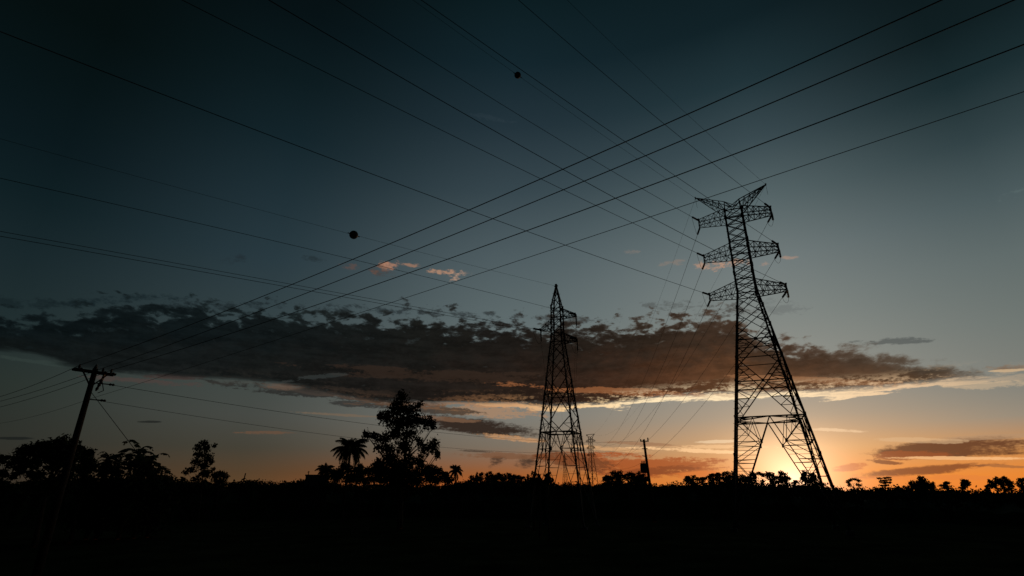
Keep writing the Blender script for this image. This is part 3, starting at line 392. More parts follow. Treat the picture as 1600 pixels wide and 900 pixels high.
M = dict(
    steel=material('weathered_galvanised_steel', (0.07, 0.072, 0.075), 0.75, 0.0, 0.3, 1.5, 0.15),
    glass=material('brown_porcelain', (0.09, 0.05, 0.035), 0.45, 0, 0.2, 8),
    cable=material('dull_aluminium_cable', (0.10, 0.10, 0.105), 0.8, 0.0, 0.15, 2, 0.1),
    ball=material('marker_ball_paint', (0.05, 0.02, 0.012), 0.6, 0, 0.2, 3),
    wood=material('weathered_timber', (0.05, 0.042, 0.035), 0.9, 0, 0.35, 4, 0.1),
    leaf=material('tree_leaves', (0.045, 0.07, 0.028), 0.85, 0, 0.4, 0.8, 0.1),
    palm=material('palm_leaves', (0.05, 0.075, 0.03), 0.8, 0, 0.35, 0.8, 0.1),
    bark=material('tree_bark', (0.10, 0.075, 0.055), 0.95, 0, 0.35, 3, 0.1),
    ground=material('dry_field_grass', (0.045, 0.05, 0.025), 1.0, 0, 0.45, 0.25, 0.0),
    scrub=material('scrub_leaves', (0.04, 0.06, 0.025), 0.9, 0, 0.4, 0.5, 0.1),
    plaster=material('house_plaster', (0.11, 0.105, 0.10), 0.9, 0, 0.2, 1.5),
    roof=material('concrete_roof_slab', (0.10, 0.10, 0.095), 0.9, 0, 0.25, 2),
    paint=material('door_paint', (0.10, 0.12, 0.12), 0.6, 0, 0.2, 2),
    pane=material('dark_window_glass', (0.03, 0.035, 0.04), 0.15, 0, 0.1, 2, 0.5),
    grey=material('transformer_grey', (0.18, 0.19, 0.19), 0.6, 0, 0.2, 4),
)

# ------------------------------------------------------------------ mesh helpers
class MB:
    def __init__(s): s.v = []; s.f = []; s.n = 0
    def addv(s, v, f):
        s.v.append(np.asarray(v, float)); s.f += [tuple(i + s.n for i in q) for q in f]; s.n += len(v)
    def bar(s, a, b, w, w2=None):
        a = Vector(a); b = Vector(b); d = (b - a)
        if d.length < 1e-6: return
        d.normalize(); up_ = Vector((0, 0, 1)) if abs(d.z) < 0.95 else Vector((1, 0, 0))
        x = d.cross(up_).normalized(); y = d.cross(x)
        w2 = w if w2 is None else w2; vs = []
        for p, ww in ((a, w), (b, w2)):
            for sx, sy in ((-1, -1), (1, -1), (1, 1), (-1, 1)):
                vs.append(p + x * sx * ww / 2 + y * sy * ww / 2)
        s.addv([tuple(v) for v in vs], [(0, 1, 2, 3), (7, 6, 5, 4), (0, 4, 5, 1), (1, 5, 6, 2), (2, 6, 7, 3), (3, 7, 4, 0)])
    def angle(s, a, b, w):                # an L-section member, two thin flanges
        a = Vector(a); b = Vector(b); d = (b - a)
        if d.length < 1e-6: return
        d.normalize(); up_ = Vector((0, 0, 1)) if abs(d.z) < 0.95 else Vector((1, 0, 0))
        x = d.cross(up_).normalized(); y = d.cross(x); t = w * 0.18
        pr = [(0, 0), (w, 0), (w, t), (t, t), (t, w), (0, w)]
        vs = []
        for p in (a, b):
            for q in pr: vs.append(tuple(p + x * (q[0] - w / 2) + y * (q[1] - w / 2)))
        f = [(i, (i + 1) % 6, (i + 1) % 6 + 6, i + 6) for i in range(6)]
        f += [(5, 4, 3, 0), (3, 2, 1, 0), (6, 9, 10, 11), (6, 7, 8, 9)]
        s.addv(vs, f)
    def tube(s, pts, rad, k=6, cap=True):
        pts = [Vector(p) for p in pts]; n = len(pts)
        rads = rad if isinstance(rad, (list, tuple)) else [rad] * n
        vs = []; prev = None
        for i, p in enumerate(pts):
            d = (pts[min(i + 1, n - 1)] - pts[max(i - 1, 0)]).normalized()
            if prev is None:
                up_ = Vector((0, 0, 1)) if abs(d.z) < 0.9 else Vector((1, 0, 0))
                x = d.cross(up_).normalized()
            else: x = (prev - d * prev.dot(d)).normalized()
            prev = x; y = d.cross(x)
            for j in range(k):
                a = 2 * math.pi * j / k
                vs.append(tuple(p + (x * math.cos(a) + y * math.sin(a)) * rads[i]))
        f = [(i * k + j, i * k + (j + 1) % k, (i + 1) * k + (j + 1) % k, (i + 1) * k + j) for i in range(n - 1) for j in range(k)]
        if cap: f += [tuple(range(k))[::-1], tuple((n - 1) * k + j for j in range(k))]
        s.addv(vs, f)
    def lathe(s, a, b, prof, k=10):       # prof: (t 0..1 along a-b, radius)
        a = Vector(a); b = Vector(b)
        s.tube([a + (b - a) * t for t, r in prof], [r for t, r in prof], k)
    def build(s, name, mat, parent=None, smooth=False):
        me = bpy.data.meshes.new(name)
        me.from_pydata([tuple(v) for v in np.concatenate(s.v)], [], s.f)
        me.materials.append(mat)
        if smooth: me.polygons.foreach_set('use_smooth', [True] * len(me.polygons))
        me.update()
        o = bpy.data.objects.new(name, me); COL.objects.link(o)
        if parent: o.parent = parent
        return o
def tag(o, label=None, cat=None, group=None, kind=None):
    if label: o['label'] = label
    if cat: o['category'] = cat
    if group: o['group'] = group
    if kind: o['kind'] = kind
    return o
def empty(name, loc, rz=0.0):
    o = bpy.data.objects.new(name, None); COL.objects.link(o)
    o.location = loc; o.rotation_euler = (0, 0, rz); o.empty_display_size = 0.3
    return o

# ------------------------------------------------------------------ ground
def gz(x, y):
    r = math.hypot(x, y)
    z = 2.2 * math.exp(-(r / 9.0) ** 2)                       # the bank the camera stands on
    z += 0.18 * math.sin(x * .11 + 1) * math.cos(y * .09) + 0.12 * math.sin(x * .31 + y * .23)
    return z
def make_ground():
    rings = [0] + [1.5 * 1.13 ** i for i in range(66)]
    rings = [r for r in rings if r < 4500] + [6000]
    K = 96; vs = [(0, 0, gz(0, 0))]; fs = []
    for r in rings[1:]:
        for j in range(K):
            a = 2 * math.pi * j / K
            x, y = r * math.sin(a), r * math.cos(a)
            vs.append((x, y, gz(x, y) if r < 600 else gz(x, y) * max(0, 1 - (r - 600) / 600)))
    for j in range(K): fs.append((0, 1 + (j + 1) % K, 1 + j))
    for i in range(len(rings) - 2):
        b0 = 1 + i * K; b1 = b0 + K
        for j in range(K): fs.append((b0 + j, b0 + (j + 1) % K, b1 + (j + 1) % K, b1 + j))
    m = MB(); m.addv(vs, fs)
    return tag(m.build('ground', M['ground'], smooth=True), 'dark open field running to the tree line', 'ground', kind='structure')
ground = make_ground()

# ------------------------------------------------------------------ lattice pylons
def disc_string(mb, a, b, r=0.14, nd=11):
    prof = [(0, 0.03), (0.06, 0.03)]
    for i in range(nd):
        t = 0.08 + 0.84 * i / nd; w = 0.84 / nd
        prof += [(t, 0.045), (t + w * .25, r), (t + w * .6, r * .92), (t + w * .8, 0.045)]
    prof += [(0.94, 0.03), (1, 0.03)]
    mb.lathe(a, b, prof, 8)

class Pylon:
    def __init__(s, name, label, loc, az, hw, legs, group=None, wl=0.26, wb=0.10, th=1.0):
        s.root = empty(name, loc, -R(az)); tag(s.root, label, 'pylon', group)
        s.hwp = hw; s.wl = wl * th; s.wb = wb * th
        s.leg_mb = [MB() for _ in range(4)]; s.lat = MB()
        s.build_legs(legs)
    def hw(s, z):
        P = s.hwp
        if z <= P[0][0]: return P[0][1]
        for (z0, w0), (z1, w1) in zip(P, P[1:]):
            if z <= z1: return w0 + (w1 - w0) * (z - z0) / (z1 - z0)
        return P[-1][1]
    def c(s, i, z):
        w = s.hw(z); return Vector(((-w, w, w, -w)[i], (-w, -w, w, w)[i], z))
    def build_legs(s, zs):
        for i in range(4):
            for z0, z1 in zip(zs, zs[1:]):
                s.leg_mb[i].angle(s.c(i, z0), s.c(i, z1), s.wl if z0 < zs[-2] * 0.6 else s.wl * 0.85)
                # bolted splice plates
                p = s.c(i, z1); s.leg_mb[i].bar(p - Vector((0, 0, .3)), p + Vector((0, 0, .3)), s.wl * 1.18)
            z = 3.0
            while z < zs[-1] - 1:         # step bolts
                if i in (0, 2):
                    p = s.c(i, z); o = Vector((1 if i == 2 else -1, 0, 0)) * 0.26
                    s.leg_mb[i].bar(p, p + o, 0.035)
                z += 0.9
    def faces(s):
        for i in range(4): yield i, (i + 1) % 4
    def panel(s, z0, z1, horiz=False, red=0, w=None):
        w = w or s.wb
        h0, h1 = s.hw(z0), s.hw(z1); zc = z0 + (z1 - z0) * h0 / (h0 + h1)
        for a, b in s.faces():
            A0, B0, A1, B1 = s.c(a, z0), s.c(b, z0), s.c(a, z1), s.c(b, z1)
            s.lat.angle(A0, B1, w); s.lat.angle(B0, A1, w)
            X = (s.c(a, zc) + s.c(b, zc)) / 2
            if horiz:
                s.lat.angle(s.c(a, zc), s.c(b, zc), w * 1.05)
                s.lat.bar(X - Vector((0, 0, .18)), X + Vector((0, 0, .18)), w * 2.2)
            if red:
                for C0, cc in ((A0, a), (B0, b), (A1, a), (B1, b)):
                    for k in range(1, red + 1):
                        m = C0 + (X - C0) * (k / (red + 1))
                        L = s.c(cc, m.z); s.lat.angle(m, L, w * .62)
                        m2 = s.c(cc, C0.z + (X.z - C0.z) * ((k + 1) / (red + 1)))
                        s.lat.angle(m, m2, w * .62)
    def ring(s, z, w=None, diag=False):
        w = w or s.wb
        for a, b in s.faces(): s.lat.angle(s.c(a, z), s.c(b, z), w)
        if diag:
            mids = [(s.c(a, z) + s.c(b, z)) / 2 for a, b in s.faces()]
            for i in range(4):
                s.lat.angle(mids[i], mids[(i + 1) % 4], w * .7)
                q1 = s.c(i, z) * .5 + mids[i] * .5; q1.z = z
                q0 = s.c(i, z) * .5 + mids[(i - 1) % 4] * .5; q0.z = z
                s.lat.angle(q0, q1, w * .7)
                m = (mids[i] + mids[(i - 1) % 4]) / 2
                s.lat.angle(q0, m, w * .6); s.lat.angle(q1, m, w * .6)
    def feet(s, zt, zn, levels, w=None):  # portal legs: each face has an inverted V from its middle
        w = w or s.wb
        inner = {}
        for fi, (a, b) in enumerate(s.faces()):
            Mid = (s.c(a, zt) + s.c(b, zt)) / 2
            for cc in (a, b):
                F = s.c(cc, 0.15)
                s.lat.angle(Mid, F, w * 1.15)
                def I(z): return Mid + (F - Mid) * ((zt - z) / (zt - 0.15))
                Nn = I(zn); s.lat.bar(Nn - Vector((0, 0, .22)), Nn + Vector((0, 0, .22)), w * 2.4)
                top = s.c(cc, zt); q = (Mid + top) / 2
                s.lat.angle(Nn, q, w * .8); s.lat.angle(Nn, top, w * 1.1)
                q2 = (q + top) / 2; md = (Nn + top) / 2
                s.lat.angle(q2, md, w * .6); s.lat.angle(q, md, w * .6); s.lat.angle(md, s.c(cc, md.z), w * .6)
                s.lat.angle(md, s.c(cc, zn), w * .6)
                zs = [zn] + list(levels)
                for k, z in enumerate(zs):
                    s.lat.angle(I(z), s.c(cc, z), w * .85)
                    inner.setdefault((cc, k), []).append(I(z))
                    if k + 1 < len(zs):
                        z2 = zs[k + 1]
                        s.lat.angle(s.c(cc, z) if k % 2 else I(z), I(z2) if k % 2 else s.c(cc, z2), w * .8)
                        zm = (z + z2) / 2; mid = ((s.c(cc, z) if k % 2 else I(z)) + (I(z2) if k % 2 else s.c(cc, z2))) / 2
                        s.lat.angle(mid, s.c(cc, zm), w * .5); s.lat.angle(mid, I(zm), w * .5)
        for (cc, k), pr in inner.items():
            if len(pr) == 2: s.lat.angle(pr[0], pr[1], w * .6)
    def arm(s, side, xt, zb, ztip, zroot, dt=0.45, nb=5, rootx=None):
        mb = MB(); w = s.wb
        rb = s.hw(zb); rt = s.hw(zroot)
        def ch(k, u):                     # k: 0/1 bottom front/back, 2/3 top front/back
            sy = -1 if k % 2 == 0 else 1
            if k < 2: a = Vector((side * rb, sy * rb, zb)); b = Vector((side * xt, sy * dt, zb))
            else: a = Vector((side * rt, sy * rt, zroot)); b = Vector((side * xt, sy * dt, ztip))
            return a + (b - a) * u
        for k in range(4): mb.angle(ch(k, 0), ch(k, 1), w * 1.15)
        us = [i / nb for i in range(nb + 1)]
        for i, (u0, u1) in enumerate(zip(us, us[1:])):
            e = i % 2
            for (p, q) in ((0, 2), (1, 3), (0, 1), (2, 3)):
                mb.angle(ch(p, u0) if e else ch(q, u0), ch(q, u1) if e else ch(p, u1), w * .75)
                mb.angle(ch(p, u1), ch(q, u1), w * .7)
        mb.bar((side * xt, -dt - .1, zb), (side * xt, dt + .1, zb), w * 1.8)
        mb.bar((side * xt, -dt, zb), (side * xt, -dt, ztip), w * 1.4); mb.bar((side * xt, dt, zb), (side * xt, dt, ztip), w * 1.4)
        mb.bar((side * xt, -dt - .25, ztip), (side * (xt - .1), dt, ztip), w * 2.0)
        return mb.build('crossarm', M['steel'], s.root)
    def finish(s):
        for m in s.leg_mb: m.build('leg', M['steel'], s.root)
        s.lat.build('bracing', M['steel'], s.root)
    def local(s, world):                  # world point to the pylon's own axes
        a = s.root.rotation_euler.z; p = Vector(world) - s.root.location
        return Vector((p.x * math.cos(-a) - p.y * math.sin(-a), p.x * math.sin(-a) + p.y * math.cos(-a), p.z))
    def world(s, loc):
        a = s.root.rotation_euler.z; p = Vector(loc)
        return Vector((p.x * math.cos(a) - p.y * math.sin(a), p.x * math.sin(a) + p.y * math.cos(a), p.z)) + s.root.location

def catenary(P, azd, a, b, L, n=60):
    d = Vector((math.sin(R(azd)), math.cos(R(azd)), 0)); P = Vector(P)
    return [P + d * s_ + Vector((0, 0, a * s_ + b * s_ * s_)) for s_ in (L * (i / n) for i in range(n + 1))]
def wire(name, label, cat, pts, r, group=None):
    m = MB(); m.tube(pts, r, 5); base = Vector(pts[0])
    o = m.build(name, M['cable']); return tag(o, label, cat, group)
def trim(pts, d):                         # drop the first d metres of a polyline
    out = list(pts); 
    while len(out) > 2 and (out[1] - out[0]).length < d:
        d -= (out[1] - out[0]).length; out.pop(0)
    if d > 0: out[0] = out[0] + (out[1] - out[0]).normalized() * d
    return out
def string_along(py, start, direction, L, double=False):
    m = MB(); d = Vector(direction).normalized()
    a = py.local(start); b = py.local(Vector(start) + d * L)
    disc_string(m, a, b)
    return m.build('insulator_string', M['glass'], py.root, True)
def jumper(py, a, b, drop):
    m = MB(); A = Vector(a); B = Vector(b)
    pts = [A + (B - A) * t + Vector((0, 0, -4 * drop * t * (1 - t))) for t in (i / 12 for i in range(13))]
    m.tube([py.local(p) for p in pts], 0.02, 5)
    return m.build('jumper_cable', M['cable'], py.root)
def footing(py):
    for i in range(4):
        m = MB(); p = py.c(i, 0.2); m.bar((p.x, p.y, -0.8), (p.x, p.y, 0.35), 0.9, 0.7)
        m.build('footing', M['roof'], py.root)

# --- the large double-circuit pylon
big = Pylon('lattice_pylon', 'large lattice pylon with three pairs of crossarms and two horns, before the sunset glow',
            (32.467, 68.686, 0), 23, [(0, 5.72), (30, 1.2), (42.4, 1.15)], [0, 4, 8.2, 12.7, 17.2, 20.3, 24.6, 27.4, 30.0, 33.5, 37.5, 42.4], wl=0.26, wb=0.095)
big.feet(12.7, 9.8, [7.7, 5.8, 4.1, 2.5])
big.ring(12.7, 0.16, True)
big.panel(12.7, 20.3, True, 3, 0.12)
big.panel(20.3, 24.6, True, 2, 0.12)
big.panel(24.6, 27.4, False, 1)
big.panel(27.4, 29.6, False, 1)
z = 29.6
while z < 42.2:
    big.panel(z, min(z + 1.28, 42.4), False, 0, 0.10); z += 1.28
for z in (29.5, 31.6, 35.3, 37.4, 41.1, 42.4): big.ring(z, 0.13)
big.ring(20.3, 0.10); 
ARMX = 4.9
TIPS = {}
for zb, ztip, zr in ((29.5, 30.25, 31.35), (35.35, 36.2, 37.15), (41.1, 42.05, 42.75)):
    for sd_ in (-1, 1):
        big.arm(sd_, ARMX, zb, ztip, zr)
        TIPS[(sd_, round(zb))] = (zb, ztip)
for sd_ in (-1, 1):                       # earth-wire horns
    mb = MB(); w = 0.11; tip = Vector((sd_ * 4.9, 0, 46.0))
    lo = [Vector((sd_ * 1.15, y, 42.4)) for y in (-1.15, 1.15)]
    hi = [Vector((sd_ * 1.0, y, 44.2)) for y in (-.5, .5)]
    ctr = Vector((0, 0, 43.3))
    for p in lo + hi: mb.angle(p, tip, w)
    for p, q in zip(lo, hi): mb.angle(p, q, w); mb.angle(q, ctr, w)
    mb.angle(hi[0], hi[1], w); mb.angle(Vector((-sd_ * 1.15, -1.15, 42.4)), hi[0], w * .8); mb.angle(Vector((-sd_ * 1.15, 1.15, 42.4)), hi[1], w * .8)
    for u0, u1 in ((0, .2), (.2, .4), (.4, .6), (.6, .8)):
        for p, q in zip(lo, hi):
            mb.angle(p + (tip - p) * u0, q + (tip - q) * u1, w * .65); mb.angle(p + (tip - p) * u1, q + (tip - q) * u1, w * .6)
        mb.angle(lo[0] + (tip - lo[0]) * u0, lo[1] + (tip - lo[1]) * u1, w * .6)
    mb.bar(tip - Vector((0, .25, 0)), tip + Vector((0, .25, 0)), 0.16)
    mb.build('earth_wire_horn', M['steel'], big.root)
big.finish(); footing(big)

# incoming spans (from behind the camera) and outgoing spans of the large pylon
T1_IN = [
 ('EL', 'earth wire with marker ball, from the left horn of the large pylon upward left', (0.02796, 0.00049)),
 ('ER', 'thin earth wire from the right horn of the large pylon up to the top edge', (0.05764, 0.00114)),
 ('L1', 'power line from the left top crossarm of the large pylon up to the top edge', (-0.02131, 0.00068)),
 ('R1', 'power line from the right top crossarm of the large pylon up to the top edge', (0.01551, 0.00103)),
 ('L2', 'power line from the left middle crossarm of the large pylon to the top edge', (-0.034, 0.00031)),
 ('R2', 'power line from the right middle crossarm, passing behind the large pylon head', (0.01096, 0.00028)),
 ('L3', 'power line from the left lowest crossarm of the large pylon to the left edge', (-0.06341, 0.00035)),
 ('R3', 'power line from the right lowest crossarm of the large pylon up to the top left', (-0.04669, 0.00072)),
]
Z0 = {'E': 46.0, '1': 42.15, '2': 36.3, '3': 30.3}
ZB = {'1': 41.1, '2': 35.35, '3': 29.5}
T3P = Vector((48.035, 336.59, 0)); T3AZ = 50
t3 = Vector((math.cos(R(T3AZ)), -math.sin(R(T3AZ)), 0))
FARZ = {'E': 37.6, '1': 33.5, '2': 29.5, '3': 25.5}
DIR_IN = Vector((math.sin(R(229)), math.cos(R(229)), 0))
for key, lab, (a, b) in T1_IN:
    sgn = -1 if key.endswith('L') or key[0] == 'L' else 1
    if key[0] == 'E': sgn = -1 if key == 'EL' else 1
    lv = 'E' if key[0] == 'E' else key[1]
    P = big.world((sgn * ARMX, 0, Z0[lv]))
    pts = catenary(P, 229, a, b, 150, 70)
    earth = lv == 'E'
    if not earth:
        string_along(big, pts[0], pts[1] - pts[0], 1.9)
        pts = trim(pts, 1.9)
    o = wire('earth_wire' if earth else 'power_line', lab, 'earth wire' if earth else 'power line', pts, 0.016 if earth else 0.028, 'incoming wires of the large pylon')
    o['_in'] = 1
    if key == 'EL':
        m = MB(); s_ = 36.2
        c = P + DIR_IN * s_ + Vector((0, 0, a * s_ + b * s_ * s_))
        BALL1 = c; ball_parent = o
    # outgoing span
    sag = {'EL': 10, 'ER': 11.5, 'L1': 14.5, 'R1': 13, 'L2': 14.5, 'R2': 14.5, 'L3': 14.5, 'R3': 14.5}[key]
    S = P if earth else big.world((sgn * ARMX, 0.45, ZB[lv]))
    E_ = T3P + t3 * sgn * 3.0 + Vector((0, 0, FARZ[lv]))
    op_ = [S + (E_ - S) * u - Vector((0, 0, 4 * sag * u * (1 - u))) for u in ((i / 80) ** 1.3 for i in range(81))]
    inn = pts[0].copy()
    if not earth:
        dd = (op_[1] - op_[0]).normalized(); string_along(big, op_[0], dd, 1.6); e0 = op_[0] + dd * 1.6
        op_ = trim(op_, 1.6)
        if sgn > 0:
            s2 = big.world((ARMX, -0.45, ZB[lv])); dv = Vector((0, 0, -1)); string_along(big, s2, dv, 1.3)
            e2 = s2 + dv * 1.3
            jumper(big, e0, e2, 0.7); jumper(big, e2, inn, 0.5)
        else: jumper(big, inn, e0, 0.35)
    else: jumper(big, P, P + Vector((0.2, 0.3, -1.5)), 0.1)
    side = 'left' if sgn < 0 else 'right'
    nm = {'E': 'horn', '1': 'top crossarm', '2': 'middle crossarm', '3': 'lowest crossarm'}[lv]
    wire('earth_wire' if earth else 'power_line', 'thin %s falling from the %s %s of the large pylon to the horizon' % ('earth wire' if earth else 'power line', side, nm),
         'earth wire' if earth else 'power line', op_, 0.014 if earth else 0.026, 'outgoing wires of the large pylon')

def marker_ball(parent, c, r, d):
    m = MB(); prof = []
    for i in range(13):
        t = i / 12; prof.append((t, max(0.001, r * math.sin(math.pi * t))))
    d = Vector(d).normalized(); pts = []
    # evenly spaced in angle
    prof = [((1 - math.cos(math.pi * i / 14)) / 2, max(0.004, r * math.sin(math.pi * i / 14))) for i in range(15)]
    m.lathe(c - d * r, c + d * r, prof, 20)
    b = m.build('marker_ball', M['ball'], parent, True)
    for sg in (-1, 1):
        k = MB(); k.tube([c + d * r * .95 * sg, c + d * (r + .22) * sg], 0.05, 6); k.build('clamp', M['cable'], b)
marker_ball(ball_parent, BALL1, 0.37, DIR_IN)

# --- the smaller single-circuit pylon
sm = Pylon('lattice_pylon', 'smaller lattice pylon with a pointed peak and three staggered crossarms',
           (6.412, 71.904, 0), 21.5, [(0, 3.45), (11.4, 2.13), (24.3, .74), (28.8, .66), (32.1, .04)], [0, 3.8, 7.6, 11.4, 13.4, 15.9, 18.4, 21.3, 24.3, 26.6, 28.8, 32.1], wl=0.18, wb=0.075)
sm.feet(11.4, 9.3, [7.2, 5.3, 3.6, 2.0])
sm.ring(11.4, 0.12, True)
for a, b in sm.faces():
    Mid = (sm.c(a, 11.4) + sm.c(b, 11.4)) / 2
    for q in (a, b):
        sm.lat.angle(Mid, sm.c(q, 13.4), 0.10); mm = (Mid + sm.c(q, 13.4)) / 2
        sm.lat.angle(mm, sm.c(q, mm.z), 0.06); sm.lat.angle(mm, sm.c(q, 11.6), 0.06)
sm.panel(13.4, 18.4, True, 2, 0.10)
sm.panel(18.4, 21.3, False, 1); sm.panel(21.3, 23.4, False, 1)
z = 23.4
while z < 28.6: sm.panel(z, min(28.8, z + 1.09), False, 0, 0.075); z += 1.09
sm.panel(28.8, 30.3, False, 0, 0.07); sm.panel(30.3, 31.4, False, 0, 0.07)
for z in (23.6, 24.9, 25.7, 27.2, 28.5): sm.ring(z, 0.09)
sm.arm(1, 2.75, 27.2, 27.5, 28.5, 0.2, 4); sm.arm(-1, 2.5, 25.6, 25.8, 27.0, 0.2, 4); sm.arm(1, 2.75, 23.6, 23.95, 24.9, 0.2, 4)
mb = MB(); mb.bar((-.28, 0, 32.1), (.28, 0, 32.1), .12); mb.bar((0, 0, 31.9), (0, 0, 32.3), .12); mb.build('peak_clamp', M['steel'], sm.root)
sm.finish(); footing(sm)
T4P = Vector((43.2, 457.9, 0)); T4AZ = 30
t4 = Vector((math.cos(R(T4AZ)), -math.sin(R(T4AZ)), 0))
T2W = [('E', (0, 0, 32.1), (-0.10095, 0.00031), 'earth wire with marker ball, from the peak of the smaller pylon to the left', 0, 34.5),
       ('R', (2.75, 0, 27.4), (-0.0529, -0.00029), 'power line from the upper right crossarm of the smaller pylon to the left', 2.3, 30.0),
       ('L', (-2.5, 0, 25.75), (-0.07612, -0.00003), 'power line from the left crossarm of the smaller pylon, upper of the close pair', -2.3, 28.0),
       ('B', (2.75, 0, 23.85), (-0.0729, -0.00007), 'power line from the lower right crossarm of the smaller pylon to the left', 2.3, 26.0)]
DIR2 = Vector((math.sin(R(226)), math.cos(R(226)), 0))
for key, loc, (a, b), lab, fx, fz in T2W:
    P = sm.world(loc); pts = catenary(P, 226, a, b, 130, 60); earth = key == 'E'
    if not earth:
        string_along(sm, pts[0], pts[1] - pts[0], 1.6); pts = trim(pts, 1.6)
    o = wire('earth_wire' if earth else 'power_line', lab, 'earth wire' if earth else 'power line', pts, 0.013 if earth else 0.021, 'incoming wires of the smaller pylon')
    if earth:
        s_ = 31.9; marker_ball(o, P + DIR2 * s_ + Vector((0, 0, a * s_ + b * s_ * s_)), 0.45, DIR2)
    E_ = T4P + t4 * fx + Vector((0, 0, fz)); S = P; sag = 12
    q = [S + (E_ - S) * u - Vector((0, 0, 4 * sag * u * (1 - u))) for u in ((i / 80) ** 1.3 for i in range(81))]
    if not earth:
        dd = Vector((.06, .3, -1)).normalized(); string_along(sm, q[0], dd, 1.7); e0 = q[0] + dd * 1.7; q[0] = e0; q = [p - Vector((0, 0, 1.5 * max(0, 1 - k_ / 40))) if k_ else p for k_, p in enumerate(q)]
        jumper(sm, pts[0], e0, 1.0)
    pos = {'E': 'peak', 'R': 'upper right crossarm', 'L': 'left crossarm', 'B': 'lower right crossarm'}[key]
    wire('earth_wire' if earth else 'power_line', 'faint %s dropping from the %s of the smaller pylon towards the horizon' % ('earth wire' if earth else 'power line', pos),
         'earth wire' if earth else 'power line', q, 0.012 if earth else 0.02, 'outgoing wires of the smaller pylon')

# --- two far pylons
far = Pylon('lattice_pylon', 'far narrow pylon with a wide flat top, just right of the smaller pylon', tuple(T3P), T3AZ,
            [(0, 3.0), (24, 1.0), (36, .8)], [0, 5, 10, 15, 20, 25, 30, 36], wl=0.2, wb=0.085)
for z0, z1 in ((0.2, 5.5), (5.5, 10), (10, 14), (14, 17.5), (17.5, 20.5), (20.5, 23), (23, 25.4), (25.4, 27.6), (27.6, 29.8), (29.8, 32), (32, 34), (34, 36)): far.panel(z0, z1, z1 < 16, 0)
for zb in (25.5, 29.5, 33.5):
    for sd_ in (-1, 1): far.arm(sd_, 3.4 if zb > 33 else 3.0, zb, zb + .6, zb + 1.6, .4, 3)
mb = MB()
for sd_ in (-1, 1):
    mb.angle((0, 0, 36), (sd_ * 3.4, 0, 37.8), .2); mb.angle((sd_ * .8, 0, 34.6), (sd_ * 3.4, 0, 37.8), .16)
mb.bar((-3.4, 0, 37.8), (3.4, 0, 37.8), .25); mb.build('earth_wire_horn', M['steel'], far.root); far.finish()
far2 = Pylon('lattice_pylon', 'faint farthest pylon seen through the legs of the smaller pylon', tuple(T4P), T4AZ,
             [(0, 2.6), (22, .9), (30, .7), (35, .05)], [0, 6, 12, 18, 24, 30, 35], wl=0.2, wb=0.08)
for z0, z1 in ((0.2, 6), (6, 11), (11, 15.5), (15.5, 19), (19, 22), (22, 24.5), (24.5, 27), (27, 29.5), (29.5, 32)): far2.panel(z0, z1)
far2.arm(1, 2.3, 30, 30.3, 31, .3, 2); far2.arm(-1, 2.3, 28, 28.3, 29, .3, 2); far2.arm(1, 2.3, 26, 26.3, 27, .3, 2)
far2.finish()

# ------------------------------------------------------------------ roadside utility pole
PT = Vector((-23.63, 29.76, 10.42)); ADIR = Vector((math.sin(R(35)), math.cos(R(35)), 0))
pole = empty('utility_pole', (PT.x, PT.y, 0)); tag(pole, 'tall utility pole with a crossarm and hanging fittings, at far left', 'utility pole')
def L_(p): return Vector(p) - Vector((PT.x, PT.y, 0))
m = MB(); m.tube([L_((PT.x, PT.y, -.6)), L_((PT.x, PT.y, 5)), L_((PT.x, PT.y, 10.6))], [.21, .175, .13], 12); m.build('post', M['wood'], pole, True)
# the crossarm is a long squared timber with plan direction ADIR
FD = Vector((math.sin(R(125)), math.cos(R(125)), 0))
a_, b_ = L_(PT - ADIR * .98 - Vector((0, 0, .02))), L_(PT + ADIR * .98 - Vector((0, 0, .02)))
m = MB(); m.bar(a_ + FD * .16, b_ + FD * .16, .115); m.bar(a_ - FD * .16, b_ - FD * .16, .115)
for u in (-.95, .95): m.bar(L_(PT + ADIR * u) + FD * .28, L_(PT + ADIR * u) - FD * .28, .07)
m.build('crossarm', M['wood'], pole)
for s_ in (-1, 1):
    m = MB(); m.bar(L_(PT + ADIR * .62 * s_ - Vector((0, 0, .05))) + FD * .2, L_(PT - Vector((0, 0, .85))), .06); m.build('brace', M['steel'], pole)
for u in (-.755, .375, .785):
    p = L_(PT + ADIR * u); m = MB()
    m.lathe(p, p + Vector((0, 0, .30)), [(0, .02), (.3, .02), (.32, .07), (.5, .045), (.55, .07), (.75, .04), (.8, .05), (1, .03)], 10)
    m.build('insulator', M['glass'], pole, True)
    for sg in (-1, 1):
        m = MB(); m.lathe(p + FD * .24 * sg, p + FD * .52 * sg, [(0, .025), (.2, .06), (.4, .035), (.6, .06), (.8, .035), (1, .025)], 8)
        m.build('insulator', M['glass'], pole, True)
m = MB(); m.lathe(L_(PT + Vector((0, 0, .1))), L_(PT + Vector((0, 0, .42))), [(0, .09), (.5, .09), (1, .03)], 8); m.build('pole_cap', M['grey'], pole)
m = MB(); p = L_(PT + ADIR * .5 - Vector((0, 0, .12)))       # drop-out fuse
m.bar(p + Vector((0, 0, .1)), p + Vector((-.05, 0, -.25)), .09); m.lathe(p + Vector((-.05, 0, -.25)), p + Vector((-.2, -.05, -.9)), [(0, .05), (.2, .09), (.3, .05), (.5, .09), (.6, .05), (.8, .08), (1, .03)], 8)
m.bar(p + Vector((.0, 0, -.4)), p + Vector((.12, .1, -.85)), .04); m.bar(p + Vector((.12, .1, -.85)), p + Vector((-.1, 0, -1.0)), .035)
m.build('cutout_fuse', M['glass'], pole)
